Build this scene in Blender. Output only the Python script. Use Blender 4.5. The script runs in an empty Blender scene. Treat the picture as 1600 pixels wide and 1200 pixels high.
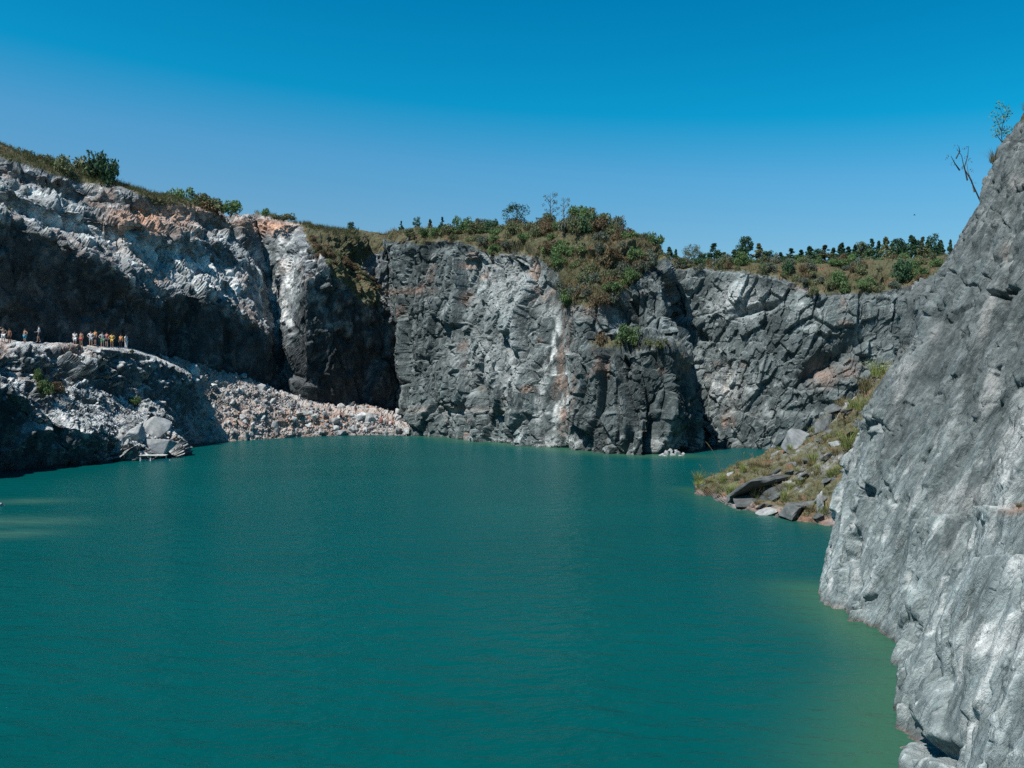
import bpy, bmesh, math, random
import numpy as np
from mathutils import Vector, Matrix

scene = bpy.context.scene
col = scene.collection
random.seed(7)
rng = np.random.default_rng(7)

# ------------------------------------------------------------------ camera, sky, sun, exposure
CAMZ, F = 7.0, 1385.0                       # eye height above the lake; focal length in photo pixels
cd = bpy.data.cameras.new('camera'); cam = bpy.data.objects.new('camera', cd); col.objects.link(cam)
cam.location = (0, 0, CAMZ); cam.rotation_euler = (math.radians(90), 0, 0)
cd.sensor_width = 36.0; cd.lens = F / 1600 * 36; cd.clip_start = 0.1; cd.clip_end = 6000
scene.camera = cam

SUN_EL = math.radians(59)
SH = np.array([-0.77, -0.64]); SH /= np.linalg.norm(SH)
SDIR = Vector((SH[0]*math.cos(SUN_EL), SH[1]*math.cos(SUN_EL), math.sin(SUN_EL)))
world = bpy.data.worlds.new('World'); scene.world = world; world.use_nodes = True
wn = world.node_tree; wn.nodes.clear()
sky = wn.nodes.new('ShaderNodeTexSky'); sky.sky_type = 'NISHITA'; sky.sun_disc = False
sky.sun_elevation = SUN_EL; sky.sun_rotation = math.atan2(SH[0], SH[1])
sky.air_density = 1.0; sky.dust_density = 0.4; sky.ozone_density = 3.0; sky.altitude = 200
tint = wn.nodes.new('ShaderNodeMix'); tint.data_type = 'RGBA'; tint.blend_type = 'MULTIPLY'; tint.inputs[0].default_value = 1.0
# deeper, more saturated blue with height over the whole dome
geo = wn.nodes.new('ShaderNodeTexCoord')
dot = wn.nodes.new('ShaderNodeVectorMath'); dot.operation = 'DOT_PRODUCT'; dot.inputs[1].default_value = (0.065, 0.0, 0.998)
ramp = wn.nodes.new('ShaderNodeValToRGB')
els = ramp.color_ramp.elements
els[0].position = 0.0; els[0].color = (0.60, 0.76, 0.74, 1)
els[1].position = 1.0; els[1].color = (0.0, 0.36, 0.52, 1)
SKYR = [(0.14, (0.55, 0.76, 0.78)), (0.235, (0.34, 0.85, 0.94)), (0.295, (0.02, 0.85, 0.97)), (0.42, (0.0, 0.73, 0.91)), (0.65, (0.0, 0.45, 0.65))]
for p, c in SKYR:
    e = els.new(p); e.color = (*c, 1)
bgn = wn.nodes.new('ShaderNodeBackground'); bgn.inputs[1].default_value = 0.108
wo = wn.nodes.new('ShaderNodeOutputWorld')
wn.links.new(geo.outputs['Generated'], dot.inputs[0])
wn.links.new(dot.outputs['Value'], ramp.inputs[0])
wn.links.new(sky.outputs[0], tint.inputs[6]); wn.links.new(ramp.outputs[0], tint.inputs[7])
wn.links.new(tint.outputs[2], bgn.inputs[0]); wn.links.new(bgn.outputs[0], wo.inputs[0])

sl = bpy.data.lights.new('sun', 'SUN'); so = bpy.data.objects.new('sun', sl); col.objects.link(so)
sl.energy = 5.0; sl.angle = math.radians(0.53); sl.color = (1.0, 0.97, 0.93)
so.rotation_euler = SDIR.to_track_quat('Z', 'Y').to_euler(); so.location = (-60, -30, 80)
scene.view_settings.view_transform = 'Standard'; scene.view_settings.look = 'None'
scene.view_settings.exposure = 0.35; scene.view_settings.gamma = 1.0; scene.view_settings.use_curve_mapping = False
scene.cycles.use_denoising = False; scene.cycles.max_bounces = 5; scene.cycles.diffuse_bounces = 1
scene.cycles.pixel_filter_type = 'BLACKMAN_HARRIS'; scene.cycles.filter_width = 1.5

# ------------------------------------------------------------------ helpers
def W(px, py, d):
    """world point at depth d that a photo pixel shows"""
    return ((px - 800) / F * d, d, CAMZ - (py - 600) / F * d)
def dw(py):                                  # depth of the lake surface at a photo row
    return CAMZ * F / (py - 600)

def h32(ix, iy, iz, seed):
    h = (ix.astype(np.uint32) * np.uint32(374761393) + iy.astype(np.uint32) * np.uint32(668265263)
         + iz.astype(np.uint32) * np.uint32(2246822519) + np.uint32((seed * 3266489917) & 0xffffffff))
    h = (h ^ (h >> np.uint32(15))) * np.uint32(2654435761 & 0xffffffff)
    h = (h ^ (h >> np.uint32(13))) * np.uint32(1274126177)
    return ((h ^ (h >> np.uint32(16))) >> np.uint32(8)).astype(np.float32) * np.float32(1 / 16777216.0)

def vnoise(Q, seed=0):
    f = np.floor(Q); i = f.astype(np.int64).astype(np.int32); t = (Q - f).astype(np.float32)
    t = t * t * t * (t * (t * 6 - 15) + 10)
    x0, y0, z0 = i[:, 0], i[:, 1], i[:, 2]
    out = 0
    for a in (0, 1):
        wx = t[:, 0] if a else 1 - t[:, 0]
        for b in (0, 1):
            wy = t[:, 1] if b else 1 - t[:, 1]
            for c in (0, 1):
                wz = t[:, 2] if c else 1 - t[:, 2]
                out = out + wx * wy * wz * h32(x0 + a, y0 + b, z0 + c, seed)
    return out * 2 - 1

def fbm(P, scale, octv=4, seed=0, ridged=False):
    out = 0; amp = 1.0; tot = 0; Q = P / scale
    for o in range(octv):
        n = vnoise(Q, seed + o * 17)
        out = out + amp * ((1 - 2 * np.abs(n)) if ridged else n); tot += amp
        amp *= 0.5; Q = Q * 2.03 + 11.7
    return out / tot

def voronoi(Q, seed=0):
    """nearest cell id, its centre, and F2-F1"""
    f = np.floor(Q).astype(np.int32)
    best = np.full(len(Q), 9e9, np.float32); sec = best.copy()
    bi = np.zeros_like(f); bc = np.zeros(Q.shape, np.float32)
    for a in (-1, 0, 1):
        for b in (-1, 0, 1):
            for c in (-1, 0, 1):
                ix, iy, iz = f[:, 0] + a, f[:, 1] + b, f[:, 2] + c
                cx = ix + h32(ix, iy, iz, seed); cy = iy + h32(ix, iy, iz, seed + 1); cz = iz + h32(ix, iy, iz, seed + 2)
                d = (Q[:, 0] - cx) ** 2 + (Q[:, 1] - cy) ** 2 + (Q[:, 2] - cz) ** 2
                m = d < best
                sec = np.where(m, best, np.minimum(sec, d))
                best = np.where(m, d, best)
                bi[m, 0] = ix[m]; bi[m, 1] = iy[m]; bi[m, 2] = iz[m]
                bc[m, 0] = cx[m]; bc[m, 1] = cy[m]; bc[m, 2] = cz[m]
    return bi, bc, np.sqrt(sec) - np.sqrt(best)

CELL = {}
def blocks(P, M, size, seed, tilt=0.8, soft=0.10):
    """fractured-rock relief: every cell is its own offset, tilted plane. Values about -1..1"""
    Q = ((P @ M) / size).astype(np.float32)
    Q = Q + 0.18 * np.stack([vnoise(Q * 1.3 + 5, seed + 5), vnoise(Q * 1.3 + 9, seed + 6), vnoise(Q * 1.3 + 3, seed + 7)], 1)
    bi, bc, e = voronoi(Q, seed)
    o = h32(bi[:, 0], bi[:, 1], bi[:, 2], seed + 31) * 2 - 1
    g = np.stack([h32(bi[:, 0], bi[:, 1], bi[:, 2], seed + 41 + k) * 2 - 1 for k in range(3)], 1)
    CELL[seed] = o
    return (0.7 * o + tilt * ((Q - bc) * g).sum(1)) * sstep(-0.3 * soft, soft, e), e

def sstep(a, b, x):
    t = np.clip((x - a) / (b - a), 0, 1); return t * t * (3 - 2 * t)

def loft(ctrl, segv, segu, smooth=1):
    """ctrl[row][column] -> fine grid (bilinear between control points, then slightly rounded)"""
    C = np.array(ctrl, float)
    def up(A, segs):
        out = []
        for k, s in enumerate(segs):
            for q in range(s):
                t = q / s
                out.append(A[k] * (1 - t) + A[k + 1] * t)
        out.append(A[-1]); return np.array(out)
    G = up(C, segv); G = np.swapaxes(up(np.swapaxes(G, 0, 1), segu), 0, 1)
    for _ in range(smooth): G = blur(G)
    return G
def blur(G):
    H = G.copy()
    H[1:-1] = (G[:-2] + 2 * G[1:-1] + G[2:]) / 4
    K = H.copy()
    K[:, 1:-1] = (H[:, :-2] + 2 * H[:, 1:-1] + H[:, 2:]) / 4
    return K
def gnormal(G, passes=6):
    for _ in range(passes): G = blur(G)
    N = np.cross(np.gradient(G, axis=1), np.gradient(G, axis=0))
    N /= np.linalg.norm(N, axis=2, keepdims=True) + 1e-9
    return N

SURF = {}                                    # finished surfaces, for standing things on them
def grid_object(name, G, mats, attrs=None, smooth=False, up=None):
    nv, nu = G.shape[:2]
    V = G.reshape(-1, 3)
    idx = np.arange(nv * nu).reshape(nv, nu)
    Q = np.stack([idx[:-1, :-1], idx[:-1, 1:], idx[1:, 1:], idx[1:, :-1]], -1).reshape(-1, 4)
    me = bpy.data.meshes.new(name)
    me.vertices.add(len(V)); me.vertices.foreach_set('co', V.astype(np.float32).ravel())
    me.loops.add(Q.size); me.loops.foreach_set('vertex_index', Q.ravel().astype(np.int32))
    me.polygons.add(len(Q)); me.polygons.foreach_set('loop_start', np.arange(0, Q.size, 4, dtype=np.int32))
    me.update(calc_edges=True); me.validate()
    me.polygons.foreach_set('use_smooth', np.full(len(Q), smooth))
    for k, a in (attrs or {}).items():
        at = me.attributes.new(k, 'FLOAT', 'POINT'); at.data.foreach_set('value', np.asarray(a, np.float32).ravel())
    for m in mats: me.materials.append(m)
    o = bpy.data.objects.new(name, me); col.objects.link(o)
    return o

def proj(V):
    d = np.maximum(V[..., 1], 0.1)
    return 800 + F * V[..., 0] / d, 600 - F * (V[..., 2] - CAMZ) / d, d

def ground_at(names, px, py, r=3):
    """the nearest-to-camera surface point shown at a photo pixel"""
    while r < 80:
        best = None
        for n in names:
            V, X, Y, D = SURF[n]
            m = (np.abs(X - px) < r) & (np.abs(Y - py) < r)
            if m.any():
                k = np.argmin(np.where(m, D, 1e9))
                if best is None or D[k] < best[1]: best = (V[k], D[k])
        if best: return Vector(best[0].tolist())
        r *= 1.7
    return Vector(W(px, py, 100))
def z_at(name, x, y):
    V = SURF[name][0]
    d2 = (V[:, 0] - x) ** 2 + (V[:, 1] - y) ** 2
    m = d2 < max(0.35, d2.min() + 0.05)
    return float(V[m, 2].max())

def tag(o, label=None, cat=None, group=None, kind=None):
    if label: o['label'] = label
    if cat: o['category'] = cat
    if group: o['group'] = group
    if kind: o['kind'] = kind
    return o
def mesh_obj(name, me, parent=None, mat=None, loc=None, rot=None, scale=None):
    o = bpy.data.objects.new(name, me); col.objects.link(o)
    if parent is not None: o.parent = parent
    if mat is not None:
        if len(me.materials) == 0: me.materials.append(None)
        o.material_slots[0].link = 'OBJECT'; o.material_slots[0].material = mat
    if loc is not None: o.location = loc
    if rot is not None: o.rotation_euler = rot
    if scale is not None: o.scale = (scale,) * 3 if isinstance(scale, (int, float)) else scale
    return o
def empty(name, loc, rotz=0, scale=1):
    o = bpy.data.objects.new(name, None); col.objects.link(o)
    o.location = loc; o.rotation_euler = (0, 0, rotz)
    o.scale = (scale,) * 3 if isinstance(scale, (int, float)) else scale
    o.empty_display_size = 0.2
    return o
def pydata(name, V, Fc, mats=(), smooth=False, midx=None):
    me = bpy.data.meshes.new(name); me.from_pydata([tuple(map(float, v)) for v in V], [], [tuple(map(int, f)) for f in Fc])
    for m in mats: me.materials.append(m)
    if smooth: me.polygons.foreach_set('use_smooth', np.ones(len(me.polygons), bool))
    if midx is not None: me.polygons.foreach_set('material_index', np.array(midx, np.int32))
    me.update(); return me

# ------------------------------------------------------------------ materials
def newmat(name):
    m = bpy.data.materials.new(name); m.use_nodes = True
    nt = m.node_tree; nt.nodes.clear()
    out = nt.nodes.new('ShaderNodeOutputMaterial'); b = nt.nodes.new('ShaderNodeBsdfPrincipled')
    nt.links.new(b.outputs[0], out.inputs[0])
    return m, nt, b
class NT:
    def __init__(s, nt): s.nt = nt
    def n(s, t, **kw):
        x = s.nt.nodes.new(t)
        for k, v in kw.items(): setattr(x, k, v)
        return x
    def l(s, a, b): s.nt.links.new(a, b)
    def noise(s, vec, scale, detail=4, rough=0.6, dist=0.0):
        x = s.n('ShaderNodeTexNoise'); x.inputs['Scale'].default_value = scale; x.inputs['Detail'].default_value = detail
        x.inputs['Roughness'].default_value = rough; x.inputs['Distortion'].default_value = dist
        if vec is not None: s.l(vec, x.inputs['Vector'])
        return x.outputs['Fac']
    def mapr(s, v, a, b, c=0.0, d=1.0):
        x = s.n('ShaderNodeMapRange'); s.l(v, x.inputs[0])
        for i, q in enumerate((a, b, c, d)): x.inputs[1 + i].default_value = q
        return x.outputs[0]
    def mix(s, f, a, b, mode='MIX'):
        x = s.n('ShaderNodeMix', data_type='RGBA', blend_type=mode)
        if isinstance(f, float): x.inputs[0].default_value = f
        else: s.l(f, x.inputs[0])
        for i, q in ((6, a), (7, b)):
            if isinstance(q, tuple): x.inputs[i].default_value = (*q, 1)
            else: s.l(q, x.inputs[i])
        return x.outputs[2]
    def math(s, op, a, b=None):
        x = s.n('ShaderNodeMath', operation=op)
        for i, q in ((0, a), (1, b)):
            if q is None: continue
            if isinstance(q, (int, float)): x.inputs[i].default_value = q
            else: s.l(q, x.inputs[i])
        return x.outputs[0]
    def attr(s, name):
        x = s.n('ShaderNodeAttribute', attribute_name=name); return x.outputs['Fac']
    def mapping(s, vec, rot=(0, 0, 0), scale=(1, 1, 1)):
        x = s.n('ShaderNodeMapping'); s.l(vec, x.inputs[0])
        x.vector_type = 'TEXTURE'; x.inputs['Rotation'].default_value = rot; x.inputs['Scale'].default_value = tuple(1 / q for q in scale)
        return x.outputs[0]
    def bump(s, h, strength, dist, normal=None):
        x = s.n('ShaderNodeBump'); x.inputs['Strength'].default_value = strength; x.inputs['Distance'].default_value = dist
        s.l(h, x.inputs['Height'])
        if normal is not None: s.l(normal, x.inputs['Normal'])
        return x.outputs[0]

def rock_material(name, dark, mid, light, fine, strata_rot, strata_scale, bump_d, dust=0.35):
    """fine = size in metres of the finest colour grain. Reads tone / pale / rust / veg vertex attributes (stains, soil, veins; on the left cliff also painted light and shade)."""
    m, nt, b = newmat(name); k = NT(nt)
    pos = k.n('ShaderNodeNewGeometry').outputs['Position']
    st = k.mapping(pos, strata_rot, strata_scale)
    n1 = k.noise(pos, 0.22 / fine * 0.25, 4, 0.65, 0.4)
    n2 = k.noise(st, 0.5 / fine * 0.25, 5, 0.7, 0.8)
    n3 = k.noise(pos, 1.0 / fine, 3, 0.75)
    c = k.mix(k.mapr(n1, 0.35, 0.65), dark, mid)
    c = k.mix(k.math('MULTIPLY', k.mapr(n2, 0.52, 0.72), 0.75), c, light)
    c = k.mix(k.math('MULTIPLY', k.mapr(n2, 0.47, 0.30), 0.7), c, tuple(v * 0.55 for v in dark))
    c = k.mix(k.math('MULTIPLY', k.mapr(n3, 0.42, 0.3), 0.6), c, tuple(v * 0.7 for v in dark))
    c = k.mix(k.math('MULTIPLY', k.mapr(n3, 0.6, 0.75), 0.5), c, light)
    # up-facing ledges hold pale grit
    nz = k.n('ShaderNodeSeparateXYZ'); k.l(k.n('ShaderNodeNewGeometry').outputs['Normal'], nz.inputs[0])
    c = k.mix(k.math('MULTIPLY', k.mapr(nz.outputs[2], 0.5, 0.9), dust), c, light)
    pf = k.math('MULTIPLY', k.attr('pale'), k.mapr(k.math('ADD', n2, k.math('MULTIPLY', n3, 0.6)), 0.62, 0.86))
    c = k.mix(pf, c, (0.50, 0.51, 0.49))
    rf = k.math('MULTIPLY', k.attr('rust'), k.mapr(k.math('ADD', n1, k.math('MULTIPLY', n3, 0.7)), 0.68, 0.95))
    c = k.mix(rf, c, k.mix(k.mapr(n3, 0.4, 0.6), (0.25, 0.13, 0.085), (0.42, 0.27, 0.19)))
    vn = k.noise(pos, 0.9, 3, 0.7)
    vegc = k.mix(k.mapr(n3, 0.35, 0.65), (0.085, 0.10, 0.052), (0.17, 0.155, 0.085))
    vegc = k.mix(k.mapr(vn, 0.54, 0.68), vegc, (0.24, 0.14, 0.09))
    vf = k.mapr(k.math('ADD', k.attr('veg'), k.math('MULTIPLY', k.math('SUBTRACT', vn, 0.5), 1.2)), 0.4, 0.6)
    c = k.mix(vf, c, vegc)
    tone = k.n('ShaderNodeCombineColor')
    for i in range(3): k.l(k.attr('tone'), tone.inputs[i])
    c = k.mix(1.0, c, tone.outputs[0], 'MULTIPLY')
    k.l(c, b.inputs['Base Color'])
    b.inputs['Roughness'].default_value = 0.92; b.inputs['Specular IOR Level'].default_value = 0.2
    vo = k.n('ShaderNodeTexVoronoi', feature='F1'); vo.inputs['Scale'].default_value = 0.35 / fine; k.l(st, vo.inputs['Vector'])
    hgt = k.math('ADD', k.math('MULTIPLY', k.noise(st, 0.5 / fine, 5, 0.75, 0.6), 1.0), k.math('MULTIPLY', vo.outputs['Distance'], 0.35))
    k.l(k.bump(hgt, 0.9, bump_d), b.inputs['Normal'])
    return m

M_back = rock_material('cliff_rock', (0.044, 0.057, 0.057), (0.120, 0.143, 0.141), (0.31, 0.345, 0.335), 0.22, (0.2, 0.35, 0.3), (1.0, 1.0, 0.55), 0.35)
M_left = rock_material('quarry_rock', (0.036, 0.045, 0.047), (0.088, 0.102, 0.107), (0.30, 0.31, 0.31), 0.25, (0.3, 0.5, 0.2), (1.0, 1.0, 0.6), 0.4)
M_right = rock_material('slab_rock', (0.140, 0.172, 0.171), (0.272, 0.318, 0.314), (0.55, 0.60, 0.585), 0.055, (0.30, 0.40, 0.0), (1.0, 1.0, 0.25), 0.14, dust=0.15)
M_scree = rock_material('scree', (0.12, 0.125, 0.125), (0.22, 0.22, 0.215), (0.40, 0.40, 0.39), 0.2, (0, 0, 0), (1, 1, 1), 0.2)

def simple(name, c1, c2, scale=3.0, rough=0.8, bump=0.0, objspace=True, rand=0.0, translucent=0.0):
    m, nt, b = newmat(name); k = NT(nt)
    tc = k.n('ShaderNodeTexCoord').outputs['Object'] if objspace else k.n('ShaderNodeNewGeometry').outputs['Position']
    n = k.noise(tc, scale, 5, 0.65)
    c = k.mix(k.mapr(n, 0.35, 0.65), c1, c2)
    if rand:
        oi = k.n('ShaderNodeObjectInfo'); v = k.mapr(oi.outputs['Random'], 0, 1, 1 - rand, 1 + rand)
        cc = k.n('ShaderNodeCombineColor')
        for i in range(3): k.l(v, cc.inputs[i])
        c = k.mix(1.0, c, cc.outputs[0], 'MULTIPLY')
    k.l(c, b.inputs['Base Color']); b.inputs['Roughness'].default_value = rough; b.inputs['Specular IOR Level'].default_value = 0.25
    if bump: k.l(k.bump(k.noise(tc, scale * 3, 6, 0.7), 0.8, bump), b.inputs['Normal'])
    if translucent:
        t = k.n('ShaderNodeBsdfTranslucent'); k.l(c, t.inputs[0])
        mx = k.n('ShaderNodeMixShader'); mx.inputs[0].default_value = translucent
        out = [x for x in nt.nodes if x.type == 'OUTPUT_MATERIAL'][0]
        k.l(b.outputs[0], mx.inputs[1]); k.l(t.outputs[0], mx.inputs[2]); k.l(mx.outputs[0], out.inputs[0])
    return m
M_boulder = simple('boulder_stone', (0.25, 0.255, 0.25), (0.52, 0.52, 0.505), 2.2, 0.92, 0.08, True, 0.35)
M_bould_d = simple('dark_slate', (0.05, 0.058, 0.058), (0.14, 0.15, 0.147), 1.6, 0.9, 0.08, True, 0.15)
M_bould_p = simple('pale_stone', (0.20, 0.21, 0.21), (0.40, 0.41, 0.40), 1.8, 0.92, 0.06, True, 0.12)
M_bould_g = simple('grey_stone', (0.13, 0.142, 0.145), (0.27, 0.285, 0.285), 1.8, 0.92, 0.06, True, 0.1)
M_bark = simple('bark', (0.05, 0.042, 0.035), (0.13, 0.11, 0.09), 9)
LEAF = {
    'dark': simple('leaf_dark_green', (0.028, 0.070, 0.040), (0.078, 0.147, 0.065), 1.6, 0.7, 0, True, 0.2, 0.25),
    'green': simple('leaf_green', (0.070, 0.132, 0.050), (0.163, 0.248, 0.093), 1.6, 0.7, 0, True, 0.2, 0.3),
    'olive': simple('leaf_olive', (0.085, 0.109, 0.056), (0.209, 0.217, 0.105), 1.6, 0.75, 0, True, 0.25, 0.25),
    'grey': simple('leaf_grey_green', (0.078, 0.101, 0.074), (0.178, 0.194, 0.139), 1.6, 0.75, 0, True, 0.25, 0.25),
    'brown': simple('leaf_dry_brown', (0.10, 0.07, 0.042), (0.20, 0.15, 0.085), 1.6, 0.8, 0, True, 0.25, 0.25),
}
M_grass = simple('grass_blade', (0.15, 0.20, 0.06), (0.36, 0.38, 0.13), 1.2, 0.8, 0, True, 0.2, 0.3)
M_olivegrass = simple('olive_grass_blade', (0.07, 0.085, 0.035), (0.15, 0.155, 0.07), 1.2, 0.8, 0, True, 0.2, 0.3)
M_drygrass = simple('dry_grass_blade', (0.15, 0.12, 0.06), (0.27, 0.225, 0.115), 1.2, 0.8, 0, True, 0.2, 0.3)

# ------------------------------------------------------------------ cliffs (terrain)
def Mrot(rx, ry, rz, s):
    from mathutils import Euler
    R = np.array(Euler((rx, ry, rz)).to_matrix())
    return R.T @ np.diag(1 / np.array(s, float))

def Mdir(d, s):
    d = np.array(d, float); d /= np.linalg.norm(d)
    a = np.cross([0, 1, 0], d); a /= np.linalg.norm(a); b = np.cross(d, a)
    return np.stack([a / s[0], b / s[1], d / s[2]], 1)
DIP = (0.40, 0.03, 0.92)                     # the joints of the leaning slab run this way

def finish(key, name, G, mat, label, disp, attrs_fn, smooth=False):
    N = gnormal(G)
    near = (G[..., 1] > 3) & (G[..., 1] < 150)
    flip = float((N * (np.array([0, 0, CAMZ]) - G)).sum(-1)[near].mean()) < 0      # relief is measured towards the lake
    if flip: N = -N
    V0 = G.reshape(-1, 3); N0 = N.reshape(-1, 3)
    V = V0 + N0 * disp(V0, *proj(V0))[:, None]
    V[:, 2] += 0
    X, Y, D = proj(V)
    Gd = V.reshape(G.shape)
    at = {'tone': np.ones(len(V)), 'pale': np.zeros(len(V)), 'rust': np.zeros(len(V)), 'veg': np.zeros(len(V))}
    Nf = np.cross(np.gradient(blur(Gd), axis=1), np.gradient(blur(Gd), axis=0)); Nf /= np.linalg.norm(Nf, axis=2, keepdims=True) + 1e-9
    nz = np.abs(Nf[..., 2]).ravel()
    attrs_fn(at, V, X, Y, D, nz)
    vg = np.clip(at['veg'], 0, 1); at['tone'] = at['tone'] * (1 - vg) + 0.72 * vg                      # soil and grass keep one colour
    at['tone'] = at['tone'] * (1 - 0.45 * sstep(0.30, 0.08, V[:, 2] + 0.12 * fbm(V, 0.8, 2, 7)))       # wet rock along the lake
    if flip: Gd = Gd[:, ::-1]; at = {k: a.reshape(G.shape[:2])[:, ::-1] for k, a in at.items()}
    o = grid_object(name, Gd, [mat], at, smooth)
    tag(o, label, 'cliff', kind='structure')
    SURF[key] = (V.astype(np.float32), X, Y, D)
    return o

def blob(X, Y, px, py, rx, ry, rot=0.0):
    c, s = math.cos(math.radians(rot)), math.sin(math.radians(rot))
    u = ((X - px) * c + (Y - py) * s) / rx; v = (-(X - px) * s + (Y - py) * c) / ry
    return np.exp(-(u * u + v * v) ** 1.5)
def plineY(X, pts):
    return np.interp(X, [p[0] for p in pts], [p[1] for p in pts])

def column(px_list, rows):  # rows given as (px,py,d)
    return [W(*r) for r in rows]

# --- back cliff with the brushy promontory
A = []   # columns of (px,py,d)
def colA(pw, d0, r2, r3, r4, r5, r6, r7):
    base = W(pw, 600 + CAMZ * F / d0, d0)
    pts = [(base[0], base[1] - 0.4, -3.0), base] + [W(*r) for r in (r2, r3, r4, r5, r6, r7)]
    t = pts[-1]
    pts.append((t[0] + 6, t[1] + 30, t[2] - 2.0)); pts.append((t[0] + 20, t[1] + 120, t[2] - 6.0))
    A.append(pts)
colA(560, 152, (560, 640, 152), (560, 545, 152), (560, 535, 152), (560, 460, 152), (556, 378, 153), (556, 360, 156))
colA(620, 141, (618, 640, 141), (612, 545, 141.5), (612, 535, 141.8), (604, 460, 142), (600, 376, 143), (598, 362, 146))
colA(636, 132, (634, 640, 132.3), (628, 545, 133.5), (628, 535, 134), (624, 460, 135), (620, 374, 136), (618, 362, 141))
colA(650, dw(680), (650, 640, 122), (648, 545, 124), (648, 535, 124.3), (646, 460, 126), (645, 373, 127), (645, 360, 134))
colA(700, dw(684), (700, 640, 117), (700, 545, 118.5), (700, 535, 118.8), (700, 460, 121), (700, 374, 122), (700, 356, 130))
colA(760, dw(690), (760, 642, 109), (760, 545, 111), (760, 535, 111.3), (760, 460, 113.5), (760, 388, 115), (760, 350, 125))
colA(820, dw(696), (820, 645, 102), (820, 545, 104.5), (820, 535, 104.8), (820, 460, 107), (822, 392, 109), (820, 348, 120))
colA(862, dw(700), (862, 648, 98.5), (862, 545, 101.5), (862, 535, 101.8), (860, 460, 104), (858, 396, 106), (862, 350, 115))
colA(888, dw(703), (888, 650, 95), (888, 545, 97), (890, 535, 97.5), (885, 470, 99.5), (880, 402, 104), (890, 340, 110))
colA(920, dw(706), (920, 650, 92.5), (918, 548, 94), (920, 538, 96), (920, 470, 97.5), (915, 400, 102), (915, 331, 108))
colA(960, dw(709), (960, 650, 90), (955, 546, 91.5), (955, 538, 95.5), (958, 462, 97), (955, 398, 101.5), (955, 346, 107))
colA(1003, dw(712), (1005, 645, 88), (1000, 545, 89.5), (1000, 538, 94), (1000, 445, 95.5), (1000, 405, 99), (995, 374, 105))
colA(1040, 90, (1045, 640, 89), (1040, 546, 89.8), (1035, 538, 94), (1025, 446, 95.5), (1025, 415, 99), (1020, 398, 104))
colA(1082, 96, (1086, 625, 93), (1060, 552, 92), (1052, 536, 94.5), (1043, 455, 96.5), (1042, 428, 99.5), (1038, 410, 104))
colA(1088, 108, (1092, 625, 106), (1075, 552, 106), (1066, 536, 108), (1060, 455, 110), (1058, 428, 112), (1050, 412, 115))
ctrl = [[c[r] for c in A] for r in range(10)]
GA = loft(ctrl, [8, 34, 64, 10, 46, 44, 30, 12, 8], [14, 22, 26, 44, 46, 46, 34, 26, 30, 36, 38, 36, 34, 16], 2)
MA = Mrot(0.12, 0.22, 0.5, (1.0, 1.0, 2.1))
def dispA(V, X, Y, D):
    b1, e1 = blocks(V, MA, 4.6, 3, .6, .05); b2, e2 = blocks(V, MA, 1.9, 4, .6, .06); b3, e3 = blocks(V, Mrot(-.3, .2, 0, (1, 1, 1.1)), 0.8, 5, .6, .08)
    top = 1 - 0.75 * sstep(395, 365, Y)
    d = 1.4 * b1 + 0.6 * b2 + 0.24 * b3 - 0.5 * sstep(0.09, 0.0, e1) - 0.25 * sstep(0.1, 0, e2) + 0.9 * fbm(V, 7, 2, 8) + 0.12 * fbm(V, 1.2, 3, 9)
    g = sstep(40, 0, np.abs(X - 862))                          # the smooth water-stained chute
    d = d * (1 - 0.65 * g * sstep(690, 640, Y)) - 1.3 * g * sstep(400, 480, Y)
    u = (V[:, 0] - V[:, 1]) * 0.7 / 4.6 + 0.55 * fbm(V, 5, 2, 10); c = np.abs(u - np.round(u))
    d -= 0.9 * sstep(0.07, 0.0, c) * sstep(-0.3, 0.2, fbm(V, 4, 2, 11)) * (1 - g)       # long steep joints
    d += 0.3 * sstep(-4, 4, Y - 646 - 10 * fbm(V, 5, 2, 12)) * sstep(690, 665, X * 0 + 660)
    d -= 2.6 * blob(X, Y, 978, 490, 28, 30)                   # alcove behind the bench
    d -= 1.2 * blob(X, Y, 600, 420, 12, 50) + 1.0 * blob(X, Y, 575, 420, 8, 50) + 0.9 * blob(X, Y, 640, 430, 7, 40)
    return d * top * sstep(330, 345, Y + 20)
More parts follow.
